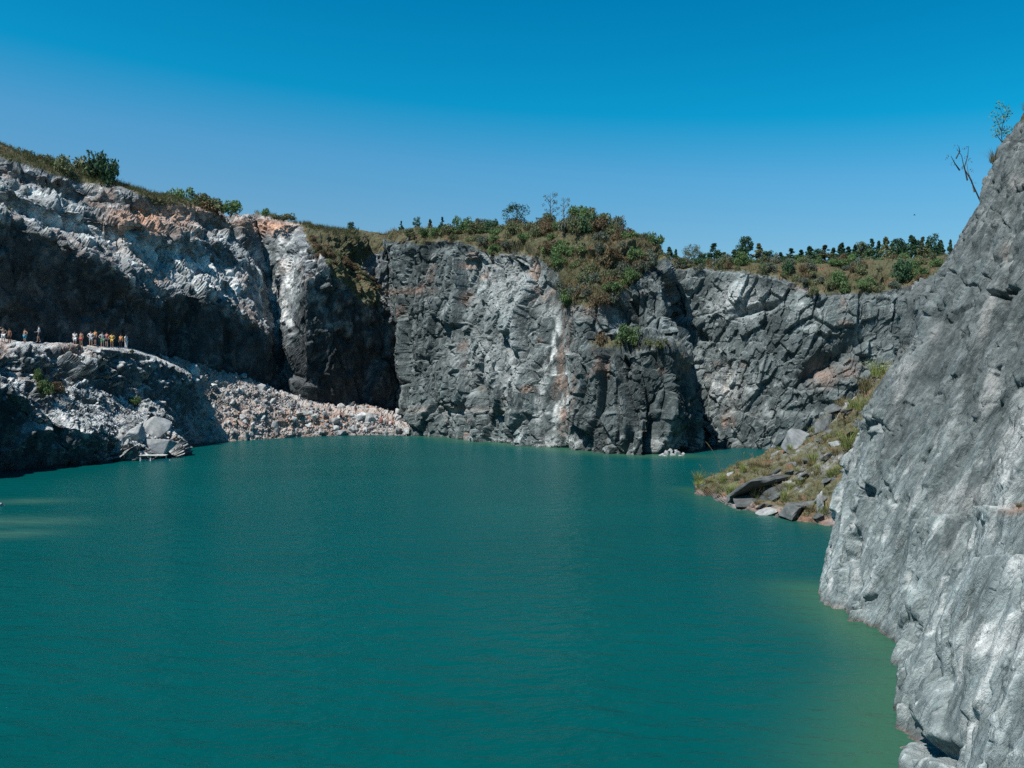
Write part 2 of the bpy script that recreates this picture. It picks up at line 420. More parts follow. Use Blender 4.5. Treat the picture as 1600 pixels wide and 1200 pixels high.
def attA(at, V, X, Y, D, nz):
    n = fbm(V, 3.0, 3, 51); n2 = fbm(V, 1.0, 3, 52)
    rim = plineY(X, [(560, 368), (620, 378), (700, 378), (735, 384), (770, 402), (810, 398), (830, 400), (870, 420), (885, 475), (930, 478), (965, 470), (1000, 430), (1040, 405), (1080, 405)])
    at['veg'] = sstep(8, -10, Y - rim + 9 * n) + 0.9 * blob(X, Y, 985, 537, 62, 9) + 0.5 * sstep(0.75, 0.9, nz) * (n > 0.0)
    sv = sstep(-0.1, 0.35, fbm(V * [1, 1, 0.12], 0.7, 3, 53))
    wx = X + 9 * n
    at['pale'] = (1.0 * blob(wx, Y, 870, 580, 17, 115, -5) * sv + 0.8 * blob(wx, Y, 842, 590, 9, 95, 2) * sv + 0.5 * blob(wx, Y, 800, 620, 20, 70, 2) * sv + 0.5 * blob(X, Y, 760, 560, 60, 40)
                  + 0.55 * sstep(0.35, 0.8, n2) + 0.2 * blob(X, Y, 720, 643, 90, 6) + 0.6 * sstep(672, 690, Y) * (n2 > 0) + 0.45 * blob(X, Y, 790, 440, 60, 60))
    at['rust'] = (0.6 * blob(wx, Y, 884, 575, 12, 90) * (1 - sv) + 0.8 * blob(X, Y, 825, 608, 12, 6) + 0.8 * blob(X, Y, 735, 415, 16, 6) + 0.7 * blob(X, Y, 640, 455, 40, 6) + 0.55 * sstep(0.3, 0.6, n) + 0.3 * blob(X, Y, 700, 640, 70, 6)
                  + 0.9 * sstep(1000, 880, X) * blob(X, Y, 940, 470, 60, 25))
    at['tone'] = (1.05 + 0.16 * CELL[4] + 0.10 * CELL[3] - 0.22 * sstep(880, 930, X) * sstep(520, 560, Y) - 0.15 * blob(X, Y, 660, 500, 60, 120)
                  + 0.4 * blob(wx, Y, 868, 575, 17, 120, -4) * sv + 0.15 * blob(X, Y, 800, 450, 70, 60) - 0.25 * blob(X, Y, 852, 430, 12, 60))
finish('A', 'back_cliff', GA, M_back, 'dark grey rock wall with brushy promontory at the back of the lake', dispA, attA)

# --- far cliff to the right of the promontory
B = []
def colB(px, d0, rim, veg):
    b = W(px, 600 + CAMZ * F / d0, d0)
    pts = [(b[0], b[1] - .4, -3.0), b, W(px, 655, d0 + 0.6), W(px, 645, d0 + 1.2), W(px, 545, d0 + 2.8), W(px, rim, d0 + 5), W(px, veg, d0 + 12)]
    t = pts[-1]; pts.append((t[0] + 5, t[1] + 30, t[2] - 1.5)); pts.append((t[0] + 20, t[1] + 130, t[2] - 5)); B.append(pts)
colB(1000, 104, 420, 406); colB(1055, 102, 420, 408); colB(1110, dw(697), 424, 410); colB(1160, dw(700), 428, 410); colB(1215, dw(702), 432, 410)
colB(1265, 93.5, 458, 410); colB(1330, 92, 464, 408); colB(1400, 91, 458, 404); colB(1450, 91, 440, 400); colB(1520, 91, 425, 395); colB(1640, 90, 410, 385); colB(1800, 89, 400, 375)
GB = loft([[c[r] for c in B] for r in range(9)], [6, 22, 6, 56, 62, 28, 10, 8], [26, 42, 40, 40, 42, 48, 50, 36, 36, 30, 30], 2)
MB_ = Mrot(0.15, -0.5, 0.3, (1.0, 1.0, 1.5))
def dispB(V, X, Y, D):
    b1, e1 = blocks(V, MB_, 4.2, 13, .6, .05); b2, e2 = blocks(V, MB_, 1.7, 14, .6, .06); b3, e3 = blocks(V, MB_, 0.7, 15, .6, .08)
    top = 1 - 0.7 * sstep(450, 415, Y)
    return (0.65 * b1 + 0.5 * b2 + 0.25 * b3 - 0.22 * sstep(0.07, 0, e1) - 0.10 * sstep(.08, 0, e2) + 0.8 * fbm(V, 6, 2, 18) + 0.12 * fbm(V, 1.0, 3, 19)
            - 1.3 * blob(X, Y, 1130, 590, 8, 30) - 1.6 * blob(X, Y, 1300, 558, 60, 14, -35) - 1.2 * blob(X, Y, 1180, 480, 40, 6, -15)) * top
def attB(at, V, X, Y, D, nz):
    n = fbm(V, 3.0, 3, 61); n2 = fbm(V, 1.0, 3, 62)
    rim = plineY(X, [(1040, 420), (1100, 420), (1150, 424), (1215, 432), (1250, 452), (1290, 462), (1330, 462), (1390, 458), (1430, 444), (1480, 425)])
    at['veg'] = sstep(6, -10, Y - rim + 9 * n) + 0.4 * sstep(0.8, 0.95, nz) * (n > 0.2)
    at['pale'] = 0.6 * sstep(0.3, 0.8, n2) + 0.7 * blob(X, Y, 1140, 600, 30, 30) + 0.5 * blob(X, Y, 1160, 470, 50, 30) + 0.2 * blob(X, Y, 1150, 645, 90, 7)
    at['rust'] = 0.5 * sstep(0.35, 0.7, n) + 0.5 * blob(X, Y, 1285, 585, 26, 22) + 0.9 * blob(X, Y, 1300, 448, 50, 9) + 0.9 * blob(X, Y, 1400, 440, 60, 8)
    at['tone'] = 1.14 - 0.12 * blob(X, Y, 1250, 600, 120, 60) + 0.16 * CELL[14] + 0.1 * CELL[13]
finish('B', 'far_cliff', GB, M_back, 'grey rock wall right of the promontory with trees along its rim', dispB, attB)

# --- left cliff in terraces
Cc = []
def colC(px, d0, base, W1, S1, W2, S2, rim, crest, dd=(-0.2, -0.5, 6.5, 6.3, 12.5, 12.4, 18.0), shift=0, pxs=None):
    b = W(px, base, d0)
    lo = (b[0] + 0.3, b[1] - 0.6, -3.0)
    mid = (base + W1) / 2
    pts = [lo, b, W(px, mid, d0 + dd[0]), W(px - shift * .3, W1, d0 + dd[1]), W(px - shift * .6, S1, d0 + dd[2]), W(px - shift * .7, W2, d0 + dd[3]), W(px - shift * .9, S2, d0 + dd[4]), W(px - shift, rim, d0 + dd[5]), W(px - shift, crest, d0 + dd[6])]
    if pxs: pts[3:9] = [W(q, y, d0 + e) for q, y, e in zip(pxs, (W1, S1, W2, S2, rim, crest), dd[1:])]
    t = pts[-1]; pts.append((t[0] - 12, t[1] + 30, t[2] - 0.5)); pts.append((t[0] - 50, t[1] + 110, t[2] - 3)); Cc.append(pts)
colC(-420, 78, 470, 215, 200, 170, 155, 135, 110)
colC(-200, 86, 480, 290, 270, 240, 222, 205, 178)
colC(-60, 90, 495, 322, 300, 272, 255, 232, 206)
colC(0, 93, 502, 338, 318, 290, 272, 248, 224)
colC(60, 95.5, 515, 360, 338, 312, 290, 268, 243)
colC(110, 98.5, 522, 380, 355, 325, 305, 283, 256)
colC(150, 101, 530, 394, 370, 335, 318, 298, 270)
colC(200, 103, 545, 430, 385, 345, 328, 304, 292)
colC(240, 107, 555, 462, 395, 360, 337, 313, 303)
colC(300, 113.5, 575, 458, 402, 372, 347, 325, 312)
colC(350, 118, 595, 474, 408, 382, 352, 332, 324, pxs=(350, 345, 342, 338, 336, 336))
colC(395, 122, 612, 492, 425, 402, 365, 340, 331, pxs=(395, 388, 384, 372, 366, 366))
colC(424, 124.5, 622, 522, 462, 425, 380, 346, 336, pxs=(424, 417, 410, 398, 388, 388))
colC(436, 126, 626, 545, 490, 435, 386, 350, 339, (2.0, 4.5, 9.0, 12.5, 15.0, 17.0, 20.0), pxs=(434, 428, 420, 408, 398, 398))
colC(455, 126.5, 630, 520, 470, 430, 388, 352, 342, (0.3, 0.0, 3.0, 6.5, 10.5, 13.5, 17.5), pxs=(455, 452, 448, 440, 436, 436))
colC(478, 125.5, 634, 440, 425, 412, 392, 355, 346, (-.3, -0.8, 1.0, 3, 6.0, 11.0, 15.0))
colC(510, 128, 645, 418, 408, 396, 388, 362, 352, (-.3, -0.8, 1.5, 2.5, 5.0, 8.0, 13.0))
colC(545, 131.3, 653, 430, 420, 410, 402, 370, 358, (-.3, -0.6, 2, 3, 5, 7, 13))
colC(596, 135.5, 662, 462, 452, 440, 430, 382, 363, (-.3, -0.5, 2, 3, 5, 8, 12), pxs=(584, 582, 580, 578, 576, 576))
colC(630, 138.5, 672, 490, 478, 466, 450, 388, 365, (-.3, -0.3, 1, 2, 3, 5, 9), pxs=(612, 610, 608, 606, 602, 602))
colC(652, 145, 674, 500, 490, 480, 460, 392, 367, (-.3, -0.3, 1, 2, 3, 5, 9), pxs=(635, 633, 631, 628, 625, 625))
ns = len(Cc) - 1
GC = loft([[c[r] for c in Cc] for r in range(11)], [6, 34, 40, 22, 22, 20, 16, 14, 8, 6],
          [8, 16, 16, 22, 20, 18, 22, 20, 28, 24, 22, 16, 8, 12, 14, 20, 22, 22, 18, 8], 2)
MC = Mrot(0.2, 0.35, 0.4, (1.0, 1.0, 1.9))
def dispC(V, X, Y, D):
    b1, e1 = blocks(V, MC, 5.5, 23); b2, e2 = blocks(V, MC, 2.2, 24); b3, e3 = blocks(V, Mrot(.2, -.3, .6, (1, 1, .8)), 0.85, 25)
    crest = plineY(X, [(-400, 135), (0, 248), (150, 298), (240, 313), (400, 340), (500, 360), (600, 388)])
    top = 1 - 0.7 * sstep(5, -14, Y - crest)
    wl = 1 - 0.5 * sstep(-5, 25, Y - plineY(X, [(0, 340), (150, 395), (240, 465), (300, 460), (424, 520), (455, 520), (478, 440), (606, 480)]))   # the lower walls are smoother sheets
    return (0.95 * b1 + wl * (0.7 * b2 + 0.3 * b3) - 0.4 * sstep(.08, 0, e1) + 0.8 * fbm(V, 8, 3, 28) + wl * 0.3 * fbm(V, 1.3, 3, 29)) * top * (1 - 0.6 * np.clip(blob(X, Y, 440, 400, 36, 60, 20) + blob(X, Y, 446, 470, 18, 60, 15), 0, 1))
def attC(at, V, X, Y, D, nz):
    n = fbm(V, 3.5, 3, 71); n2 = fbm(V, 1.2, 3, 72)
    crest = plineY(X, [(-400, 130), (-60, 230), (0, 247), (60, 264), (130, 290), (190, 292), (250, 320), (380, 330), (470, 352), (485, 385), (520, 415), (560, 415), (600, 388)])
    at['veg'] = sstep(5, -8, Y - crest + 9 * n) + 0.9 * blob(X, Y, 555, 440, 60, 26, 42) * (n > -0.3) + 0.35 * (n > 0.35) * sstep(.5, .8, nz)
    at['rust'] = 0.9 * blob(X, Y, 205, 355, 48, 34) + 0.8 * blob(X, Y, 300, 328, 70, 12) + 0.95 * blob(X, Y, 410, 352, 55, 13) + 0.45 * sstep(.1, .5, n) * sstep(10, -15, Y - plineY(X, [(0, 340), (240, 465), (424, 520), (478, 440)])) + 0.8 * blob(X, Y, 255, 345, 70, 26)
    at['pale'] = 0.75 * sstep(0.0, 0.5, n2) * sstep(30, -10, Y - plineY(X, [(0, 340), (150, 395), (240, 465), (300, 460), (424, 520), (606, 520)])) + 0.2 * sstep(.1, .6, n2) + 0.05 * blob(X, Y, 448, 395, 34, 55, 20) + 0.3 * blob(X, Y, 445, 460, 16, 60, 20) + 0.8 * blob(X, Y, 110, 352, 120, 12, 17) + 0.8 * blob(X, Y, 290, 415, 110, 26, 20) + 0.5 * blob(X, Y, 60, 305, 90, 12, 20)  # pale rock, with extra pale painted on the sunlit slopes above the wall
    shade_line = plineY(X, [(0, 340), (150, 395), (240, 465), (300, 460), (424, 520), (455, 520), (478, 440), (606, 480)])
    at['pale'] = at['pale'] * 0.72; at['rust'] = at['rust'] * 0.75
    at['tone'] = 1.05 + 0.55 * sstep(10, -15, Y - shade_line) + 0.14 * CELL[24] - 0.35 * sstep(-5, 25, Y - shade_line) + (0.2 * blob(X, Y, 438, 405, 46, 70, 18) + 0.25 * blob(X, Y, 446, 470, 20, 60, 15)) * (1 + 0.5 * n)  # painted light: slopes above the line lightened, shaded wall below darkened
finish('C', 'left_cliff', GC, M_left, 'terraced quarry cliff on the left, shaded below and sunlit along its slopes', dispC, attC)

# --- headland with the people's ledge
Gd = []
def colG(px, rows):
    w, F1, S, Wt, lip, back = rows
    b = W(px, 600 + CAMZ * F / w, w)
    lipw = W(px, *lip)
    pts = [(b[0] + .2, b[1] - .5, -3.0), b, W(px, *F1), W(px, *S), W(px, *Wt), lipw, (lipw[0] - 2.0, lipw[1] + back, lipw[2] - 0.05), (lipw[0] - 4.5, lipw[1] + back + 6, lipw[2] + 0.6)]
    Gd.append(pts)
colG(-330, (54, (560, 55), (530, 58), (515, 59), (500, 61), 14))
colG(-120, (63, (585, 62.8), (560, 67), (540, 68), (522, 71), 13))
colG(-30, (68, (595, 67.8), (570, 74), (552, 75), (533, 78), 12))
colG(15, (71, (605, 70.6), (580, 76.5), (556, 77.5), (535, 80), 11))
colG(50, (dw(733.5), (630, 72.4), (588, 79), (558, 80), (536, 83), 10))
colG(85, (dw(731), (652, 73.8), (598, 82), (564, 83), (538, 86), 9))
colG(120, (dw(728), (668, 75.4), (604, 84.5), (570, 85.5), (540, 88.5), 8))
colG(160, (dw(724), (682, 78.0), (610, 87.5), (578, 88.2), (543, 89.5), 8))
colG(185, (dw(721), (688, 80.5), (615, 89.5), (588, 90.5), (545, 91.5), 8))
colG(208, (dw(720), (690, 82), (625, 90.5), (600, 92.5), (549, 94), 7))
colG(235, (dw(718), (692, 83), (645, 90), (615, 95), (556, 97), 6))
colG(258, (dw(716), (698, 84.3), (668, 89), (640, 95), (564, 99.5), 5))
colG(276, (dw(715), (704, 86), (690, 90), (668, 97), (572, 102), 4))
colG(284, (90, (698, 91), (686, 94), (668, 99), (576, 104), 4))
colG(300, (105, (686, 105.5), (672, 106), (650, 107), (585, 109), 4))
GG = loft([[c[r] for c in Gd] for r in range(8)], [6, 52, 52, 26, 26, 12, 6], [10, 18, 18, 24, 28, 28, 30, 22, 22, 26, 24, 20, 12, 14], 2)
MG = Mrot(0.5, 0.2, 0.7, (1.2, 1.0, 0.9))
def dispG(V, X, Y, D):
    b1, e1 = blocks(V, MG, 4.0, 33); b2, e2 = blocks(V, MG, 1.6, 34); b3, e3 = blocks(V, MG, 0.6, 35)
    lip = plineY(X, [(-330, 500), (0, 534), (120, 540), (208, 549), (258, 564), (300, 585)])
    top = 0.12 + 0.88 * sstep(-2, 14, Y - lip)
    gr = sstep(600, 625, Y) * sstep(705, 680, Y) * sstep(70, 110, X)
    sm = 1 - 0.55 * sstep(0, 40, Y - plineY(X, [(0, 590), (50, 625), (120, 662), (190, 692), (230, 730)]))
    return (1.0 * b1 * (1 - .6 * gr) * (.5 + .5 * sm) + sm * (1 - .6 * gr) * (0.6 * b2 + 0.27 * b3) - 0.35 * sstep(.08, 0, e1) + 0.7 * fbm(V, 5, 3, 38) + 0.2 * fbm(V, 0.8, 3, 39)) * top
def attG(at, V, X, Y, D, nz):
    n = fbm(V, 2.5, 3, 81); n2 = fbm(V, 0.9, 3, 82)
    at['pale'] = 0.85 * sstep(0.45, 0.75, nz) * (0.5 + 0.5 * (n2 > -0.1)) + 0.4 * sstep(.2, .6, n2)
    at['rust'] = 0.8 * blob(X, Y, 0, 545, 22, 16) + 0.3 * sstep(.3, .6, n) + 0.5 * blob(X, Y, 140, 541, 90, 4)
    at['veg'] = 0.8 * blob(X, Y, 68, 605, 14, 26, -20) + 0.5 * blob(X, Y, 90, 605, 16, 12)
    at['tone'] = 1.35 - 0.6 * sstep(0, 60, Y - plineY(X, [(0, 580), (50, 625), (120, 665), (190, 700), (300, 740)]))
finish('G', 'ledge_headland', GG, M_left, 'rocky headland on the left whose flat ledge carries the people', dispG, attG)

# --- rubble slope under the left cliff
Rr = []
def colR(pt, top, pb, bot_d):
    t = W(*top); b = W(pb, 600 + CAMZ * F / bot_d, bot_d)
    out = (b[0] - t[0], b[1] - t[1]); L = math.hypot(*out); out = (out[0] / L, out[1] / L)
    Rr.append([(b[0] + out[0] * 4, b[1] + out[1] * 4, -2.6), b, ((b[0] * .6 + t[0] * .4), (b[1] * .6 + t[1] * .4), t[2] * 0.5), ((b[0] * .25 + t[0] * .75), (b[1] * .25 + t[1] * .75), t[2] * 0.84), t, (t[0] - out[0] * 3, t[1] - out[1] * 3, t[2] + 0.8), (t[0] - out[0] * 9, t[1] - out[1] * 9, t[2] + 1.5)])
colR(0, (255, 562, 106), 288, 100)
colR(0, (282, 566, 109.5), 308, dw(692)); colR(0, (320, 573, 114), 345, dw(690)); colR(0, (360, 586, 117.5), 385, dw(688)); colR(0, (420, 612, 120), 430, dw(685))
colR(0, (470, 631, 121.5), 475, dw(682.5)); colR(0, (520, 646, 123), 522, dw(681)); colR(0, (545, 647, 124), 545, dw(680)); colR(0, (585, 654, 124.5), 583, dw(679.5)); colR(0, (615, 667, 124), 612, dw(680)); colR(0, (640, 679, 122.5), 637, dw(681))
GR = loft([[c[r] for c in Rr] for r in range(7)], [8, 24, 22, 18, 6, 6], [14, 26, 26, 34, 28, 28, 18, 22, 18, 14], 2)
def dispR(V, X, Y, D):
    b2, e2 = blocks(V, Mrot(.3, .4, .1, (1, 1, 1)), 1.3, 44); b3, e3 = blocks(V, Mrot(.1, .9, .1, (1, 1, 1)), 0.55, 45)
    return 0.32 * b2 + 0.2 * b3 + 0.35 * fbm(V, 5, 3, 48)
def attR(at, V, X, Y, D, nz):
    n = fbm(V, 3, 3, 91)
    at['rust'] = 0.45 + 0.5 * blob(X, Y, 480, 655, 50, 16) + 0.4 * (n > 0.2)
    at['pale'] = 0.5 * (n < 0.1); at['tone'] += 0.2
finish('R', 'rubble_slope', GR, M_scree, 'slope of loose grey rubble running down to the lake', dispR, attR)

# --- near right cliff: lower slab and the higher slab behind it
ZR = [-3, 0, 3, 5.8, 7.8, 8.6, 10.75, 11.7, 12.9, 15, 16.75, 18.7, 25]
base = [(3, 4.8), (9, 6.2), (12.5, 6.6), (14.8, 7.35), (16.3, 7.75), (19.4, 9.15), (22.5, 10.55), (24.2, 10.45), (26.6, 10.2), (28.6, 10.1)]
Dd = []
for (y, x) in base:
    cl = []
    for i, z in enumerate(ZR):
        f = max(0, z) ; k = (y - 3) / 27.0
        up = max(0, z - 8.0)
        cl.append((x + 0.40 * f + (0.10 * up * k) + 0.29 * max(0, z - 12) * k, y + 0.04 * f + 0.30 * up * k * k, z))
    t = cl[-1]; cl.append((t[0] + 10, t[1] + 6, t[2] + 3)); cl.append((t[0] + 60, t[1] + 40, t[2] + 3)); Dd.append(cl)
edge = [(10.4, 30.5, -3), (10.6, 30.8, 0), (11.65, 31.5, 3), (12.7, 32, 5.8), (14.1, 33, 7.8), W(1402, 547, 40), W(1399, 470, 40), W(1452, 440, 39.5), W(1505, 388, 39), W(1542, 310, 38), W(1566, 235, 37), W(1622, 150, 36), W(1800, -40, 34)]
e2 = list(edge); t = e2[-1]; e2 += [(t[0] + 10, t[1] + 8, t[2] + 3), (t[0] + 60, t[1] + 46, t[2] + 3)]; Dd.append(e2)
e3 = [(p[0] + (2.2 if i < 5 else 5), p[1] + (2.2 if i < 5 else 4), p[2] - 0.1) for i, p in enumerate(edge)]; t = e3[-1]; e3 += [(t[0] + 9, t[1] + 8, t[2] + 3), (t[0] + 58, t[1] + 48, t[2] + 3)]; Dd.append(e3)
e4 = [(p[0] + (9 if i < 5 else 12), p[1] + (4 if i < 5 else 6), p[2] - 0.1) for i, p in enumerate(edge)]; t = e4[-1]; e4 += [(t[0] + 7, t[1] + 8, t[2] + 3), (t[0] + 55, t[1] + 50, t[2] + 3)]; Dd.append(e4)
GD = loft([[c[r] for c in Dd] for r in range(15)], [16, 130, 116, 80, 28, 72, 28, 36, 58, 48, 50, 60, 8, 5], [10, 36, 50, 66, 86, 80, 46, 58, 48, 80, 18, 10], 3)
MD = Mdir(DIP, (1.0, 0.8, 4.0))
def dispD(V, X, Y, D):
    b1, e1 = blocks(V, Mdir(DIP, (1, 1, 2.6)), 2.3, 103, 0.35, 0.05); b2, e2 = blocks(V, Mdir(DIP, (1, 1, 3.0)), 0.85, 104, 0.45, 0.07); b3, e3 = blocks(V, Mdir(DIP, (1, 1, 2.6)), 0.34, 105, 0.55, 0.10); b4, e4 = blocks(V, Mdir(DIP, (1, 1, 2.0)), 0.14, 106, 0.7, 0.2)
    wv = V * 1.0; X = X + 9 * fbm(wv, 0.5, 3, 134); Y = Y + 9 * fbm(wv, 0.5, 3, 135)
    st = fbm(V @ Mdir(DIP, (0.20, 0.24, 2.6)), 1.0, 4, 122)
    rough = 0.45 + 0.55 * sstep(0.0, 0.5, fbm(V, 2.5, 2, 110) + 0.25)
    d = 0.30 * b1 + 0.05 * st + rough * (0.26 * b2 + 0.12 * b3 + 0.035 * b4) + 0.38 * fbm(V, 5.0, 2, 108) + 0.05 * fbm(V, 0.6, 3, 109)
    d -= (0.20 * sstep(.10, 0, e1) + 0.09 * sstep(.10, 0, e2)) * sstep(-0.15, 0.3, fbm(V, 1.6, 2, 111))
    pit = fbm(V @ Mdir(DIP, (0.13, 0.13, 1.1)), 1.0, 3, 131)
    d -= 0.14 * sstep(0.34, 0.55, pit)
    s1 = (V[:, 1] - 0.04 * V[:, 2]) / 1.7 + 0.22 * fbm(V, 3.0, 2, 136); s2 = V[:, 2] / 2.3 - 0.12 * V[:, 1] + 0.55 * fbm(V, 1.8, 3, 137)
    k1 = np.abs(s1 - np.round(s1)) * 1.7; k2 = np.abs(s2 - np.round(s2)) * 2.3
    d -= 0.22 * sstep(0.11, 0.02, k1) * sstep(-0.05, 0.15, fbm(V, 2.0, 2, 138)) + 0.18 * sstep(0.075, 0.02, k2) * sstep(0.02, 0.2, fbm(V, 1.6, 2, 139))     # joint sets
    d += 0.10 * (np.floor(s1 + 0.5) % 2 - 0.5) * sstep(0.0, 0.12, k1)
    # pockets and long open joints seen on the slab
    for (px, py, rx, ry, rot, a) in ((1345, 790, 4, 45, 22, .6), (1332, 850, 4, 30, 14, .5), (1372, 772, 10, 4, 0, .4), (1400, 730, 4, 16, 25, .4), (1448, 718, 4, 14, 30, .4), (1420, 796, 4, 14, 20, .35), (1352, 945, 4, 16, 40, .4), (1385, 795, 4, 14, 15, .2),
                                 (1560, 455, 28, 4, 0, 1.3), (1566, 466, 9, 9, 0, .7), (1465, 500, 3, 8, 30, .5), (1551, 583, 3, 8, 25, .4), (1530, 428, 14, 3, 10, .6), (1445, 1005, 14, 26, 10, .7), (1470, 1020, 10, 7, 0, .5), (1500, 930, 10, 9, 20, .4), (1478, 1172, 16, 30, -25, 1.3), (1512, 1192, 18, 14, -10, 1.0), (1580, 295, 18, 5, -25, .9), (1300, 880, 3, 22, 10, .3)):
        d = d - a * (1.3 if rx < 6 else 0.7) * blob(X, Y, px, py, rx * 0.8, ry, rot)
    wob = 9 * fbm(V, 0.9, 3, 133)
    d = d + 0.42 * sstep(-5, 7, Y + wob - plineY(X, [(1290, 1260), (1390, 1085), (1425, 1035), (1470, 985), (1505, 930), (1545, 905), (1600, 890), (1700, 870)]))
    d = d + 0.30 * sstep(-4, 5, Y + wob - plineY(X, [(1400, 850), (1440, 815), (1500, 806), (1560, 800), (1600, 796), (1700, 790)])) * sstep(1400, 1450, X)
    return d - 0.3 * sstep(21, 17, V[:, 1]) * 0.5
def attD(at, V, X, Y, D, nz):
    n = fbm(V, 2.2, 4, 121); st = fbm(V @ Mdir(DIP, (0.20, 0.24, 2.6)), 1.0, 4, 122); n2 = fbm(V, 0.5, 3, 123)
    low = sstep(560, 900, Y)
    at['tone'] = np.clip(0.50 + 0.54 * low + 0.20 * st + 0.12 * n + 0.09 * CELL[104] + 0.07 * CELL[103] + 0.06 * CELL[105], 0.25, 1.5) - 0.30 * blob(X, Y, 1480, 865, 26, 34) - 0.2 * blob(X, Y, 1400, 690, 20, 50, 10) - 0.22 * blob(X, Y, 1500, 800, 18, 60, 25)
    at['pale'] = np.clip(0.8 * sstep(0.16, 0.42, 0.7 * st + 0.5 * n2 + 0.15 * CELL[105]) * (0.3 + 0.7 * low), 0, 1) + 1.5 * blob(X, Y, 1542, 490, 8, 50, 14) + 1.3 * blob(X, Y, 1545, 615, 12, 44, 18) + 1.3 * blob(X, Y, 1462, 520, 8, 18, 10) + 1.3 * blob(X, Y, 1588, 285, 14, 14) + 1.2 * blob(X, Y, 1585, 690, 16, 60, 20) + 1.0 * blob(X, Y, 1408, 600, 10, 46, 15) + 0.8 * blob(X, Y, 1298, 910, 4, 22, 6) + 0.6 * blob(X, Y, 1420, 575, 30, 8, -15) + 0.7 * blob(X, Y, 1510, 780, 50, 20, -10) + 0.8 * blob(X, Y, 1550, 1000, 50, 30, -20)
    at['rust'] = 0.95 * blob(X, Y, 1590, 795, 30, 9, -10) + 0.4 * sstep(.35, .6, n) * sstep(700, 500, Y) + 0.55 * sstep(0.12, 0.0, V[:, 2]) * (V[:, 2] > -0.1)
    at['veg'] = 0.7 * blob(X, Y, 1600, 170, 20, 30)
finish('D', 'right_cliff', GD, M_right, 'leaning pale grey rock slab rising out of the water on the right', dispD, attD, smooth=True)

# --- grassy point
E = []
for near, mid, ridge, far in (((11.9, 57.8), (12.0, 58.6, .15), (12.3, 59.5, .3), (12.8, 61.5)), ((12.6, 50.5), (13.6, 55, .9), (15, 60, 1.35), (15.5, 66)), ((13.8, 47), (15.5, 53, 1.5), (17.3, 60, 2.2), (19, 72)),
                              ((15, 45), (17, 51, 2.5), (19, 58, 3.3), (24, 78)), ((16.2, 43), (18, 49, 3.4), (20.2, 56, 5.3), (27, 80)), ((17.5, 41), (20, 47, 6.0), (22.8, 54, 8.1), (32, 82)), ((19.5, 38), (23, 44, 10), (27, 50, 12), (40, 85)), ((24, 36), (32, 42, 14), (38, 50, 15), (52, 85))):
    dx, dy = near[0] - ridge[0], near[1] - ridge[1]; L = math.hypot(dx, dy) + 1e-6
    fx, fy = far[0] - ridge[0], far[1] - ridge[1]; L2 = math.hypot(fx, fy) + 1e-6
    E.append([(near[0] + dx / L * 3, near[1] + dy / L * 3, -2.2), (near[0], near[1], 0.0), ((near[0] + mid[0]) / 2, (near[1] + mid[1]) / 2, mid[2] * .62), mid, ridge, ((far[0] + ridge[0]) / 2, (far[1] + ridge[1]) / 2, ridge[2] * .5), (far[0], far[1], 0), (far[0] + fx / L2 * 4, far[1] + fy / L2 * 4, -2.5)])
GE = loft([[c[r] for c in E] for r in range(8)], [8, 24, 24, 34, 16, 12, 6], [26, 30, 30, 30, 34, 26, 10], 2)
def dispE(V, X, Y, D):
    b2, e2 = blocks(V, Mrot(.2, .3, .5, (1.5, 1, .6)), 1.6, 144); b3, e3 = blocks(V, Mrot(.1, .2, .1, (1, 1, .7)), 0.5, 145)
    return 0.32 * b2 + 0.14 * b3 + 0.3 * fbm(V, 3, 3, 148)
def attE(at, V, X, Y, D, nz):
    n = fbm(V, 1.6, 3, 151)
    at['veg'] = 0.62 + 0.3 * n - 0.5 * sstep(0.35, 0.1, V[:, 2]); at['rust'] = 0.8 * sstep(0.6, 0.2, V[:, 2]) + 0.3 * (n > 0)
    at['pale'] = 0.3 * (n < -0.1)
finish('E', 'grassy_point', GE, M_scree, 'low grassy point of earth and slabs jutting into the lake', dispE, attE)

# --- lake and bed, land beyond the rims
def slab_sheet(name, x0, x1, y0, y1, z, nx, ny):
    X, Y = np.meshgrid(np.linspace(x0, x1, nx), np.linspace(y0, y1, ny))
    return np.stack([X, Y, np.full_like(X, z)], -1)
GW = slab_sheet('lake', -90, 60, -60, 150, 0.0, 260, 360)
def seg_dist(P, pts):
    best = np.full(P.shape[0], 1e9)
    for a, b in zip(pts[:-1], pts[1:]):
        a, b = np.array(a), np.array(b); ab = b - a
        t = np.clip(((P - a) @ ab) / (ab @ ab), 0, 1)
        best = np.minimum(best, np.linalg.norm(P - (a + t[:, None] * ab), axis=1))
    return best
P2 = GW.reshape(-1, 3)[:, :2]
wn_ = fbm(GW.reshape(-1, 3), 6.0, 3, 201)
sh = 0.9 * np.exp(-(seg_dist(P2, [(10.5, 30.0), (10.1, 26), (10.05, 22.5), (8.5, 19.4), (7.0, 16.3), (6.7, 13), (6.2, 9), (5, 3)]) / (1.5 + 0.5 * wn_)) ** 2)  # green along the slab: shallow water plus the pale rock's reflection painted in
sh = np.maximum(sh, 0.85 * np.exp(-(seg_dist(P2, [W(655, 680, dw(680))[:2], W(760, 690, dw(690))[:2], W(900, 703, dw(703))[:2], W(1000, 712, dw(712))[:2], W(1060, 712, 87)[:2]]) / (3.2 + 1.5 * wn_)) ** 2))
sh = np.maximum(sh, 0.5 * np.exp(-(seg_dist(P2, [(11.8, 59), (12.5, 50), (13.8, 47), (15.5, 44), (17.5, 41)]) / (1.6 + 0.5 * wn_)) ** 2))
pale = np.zeros(len(P2))
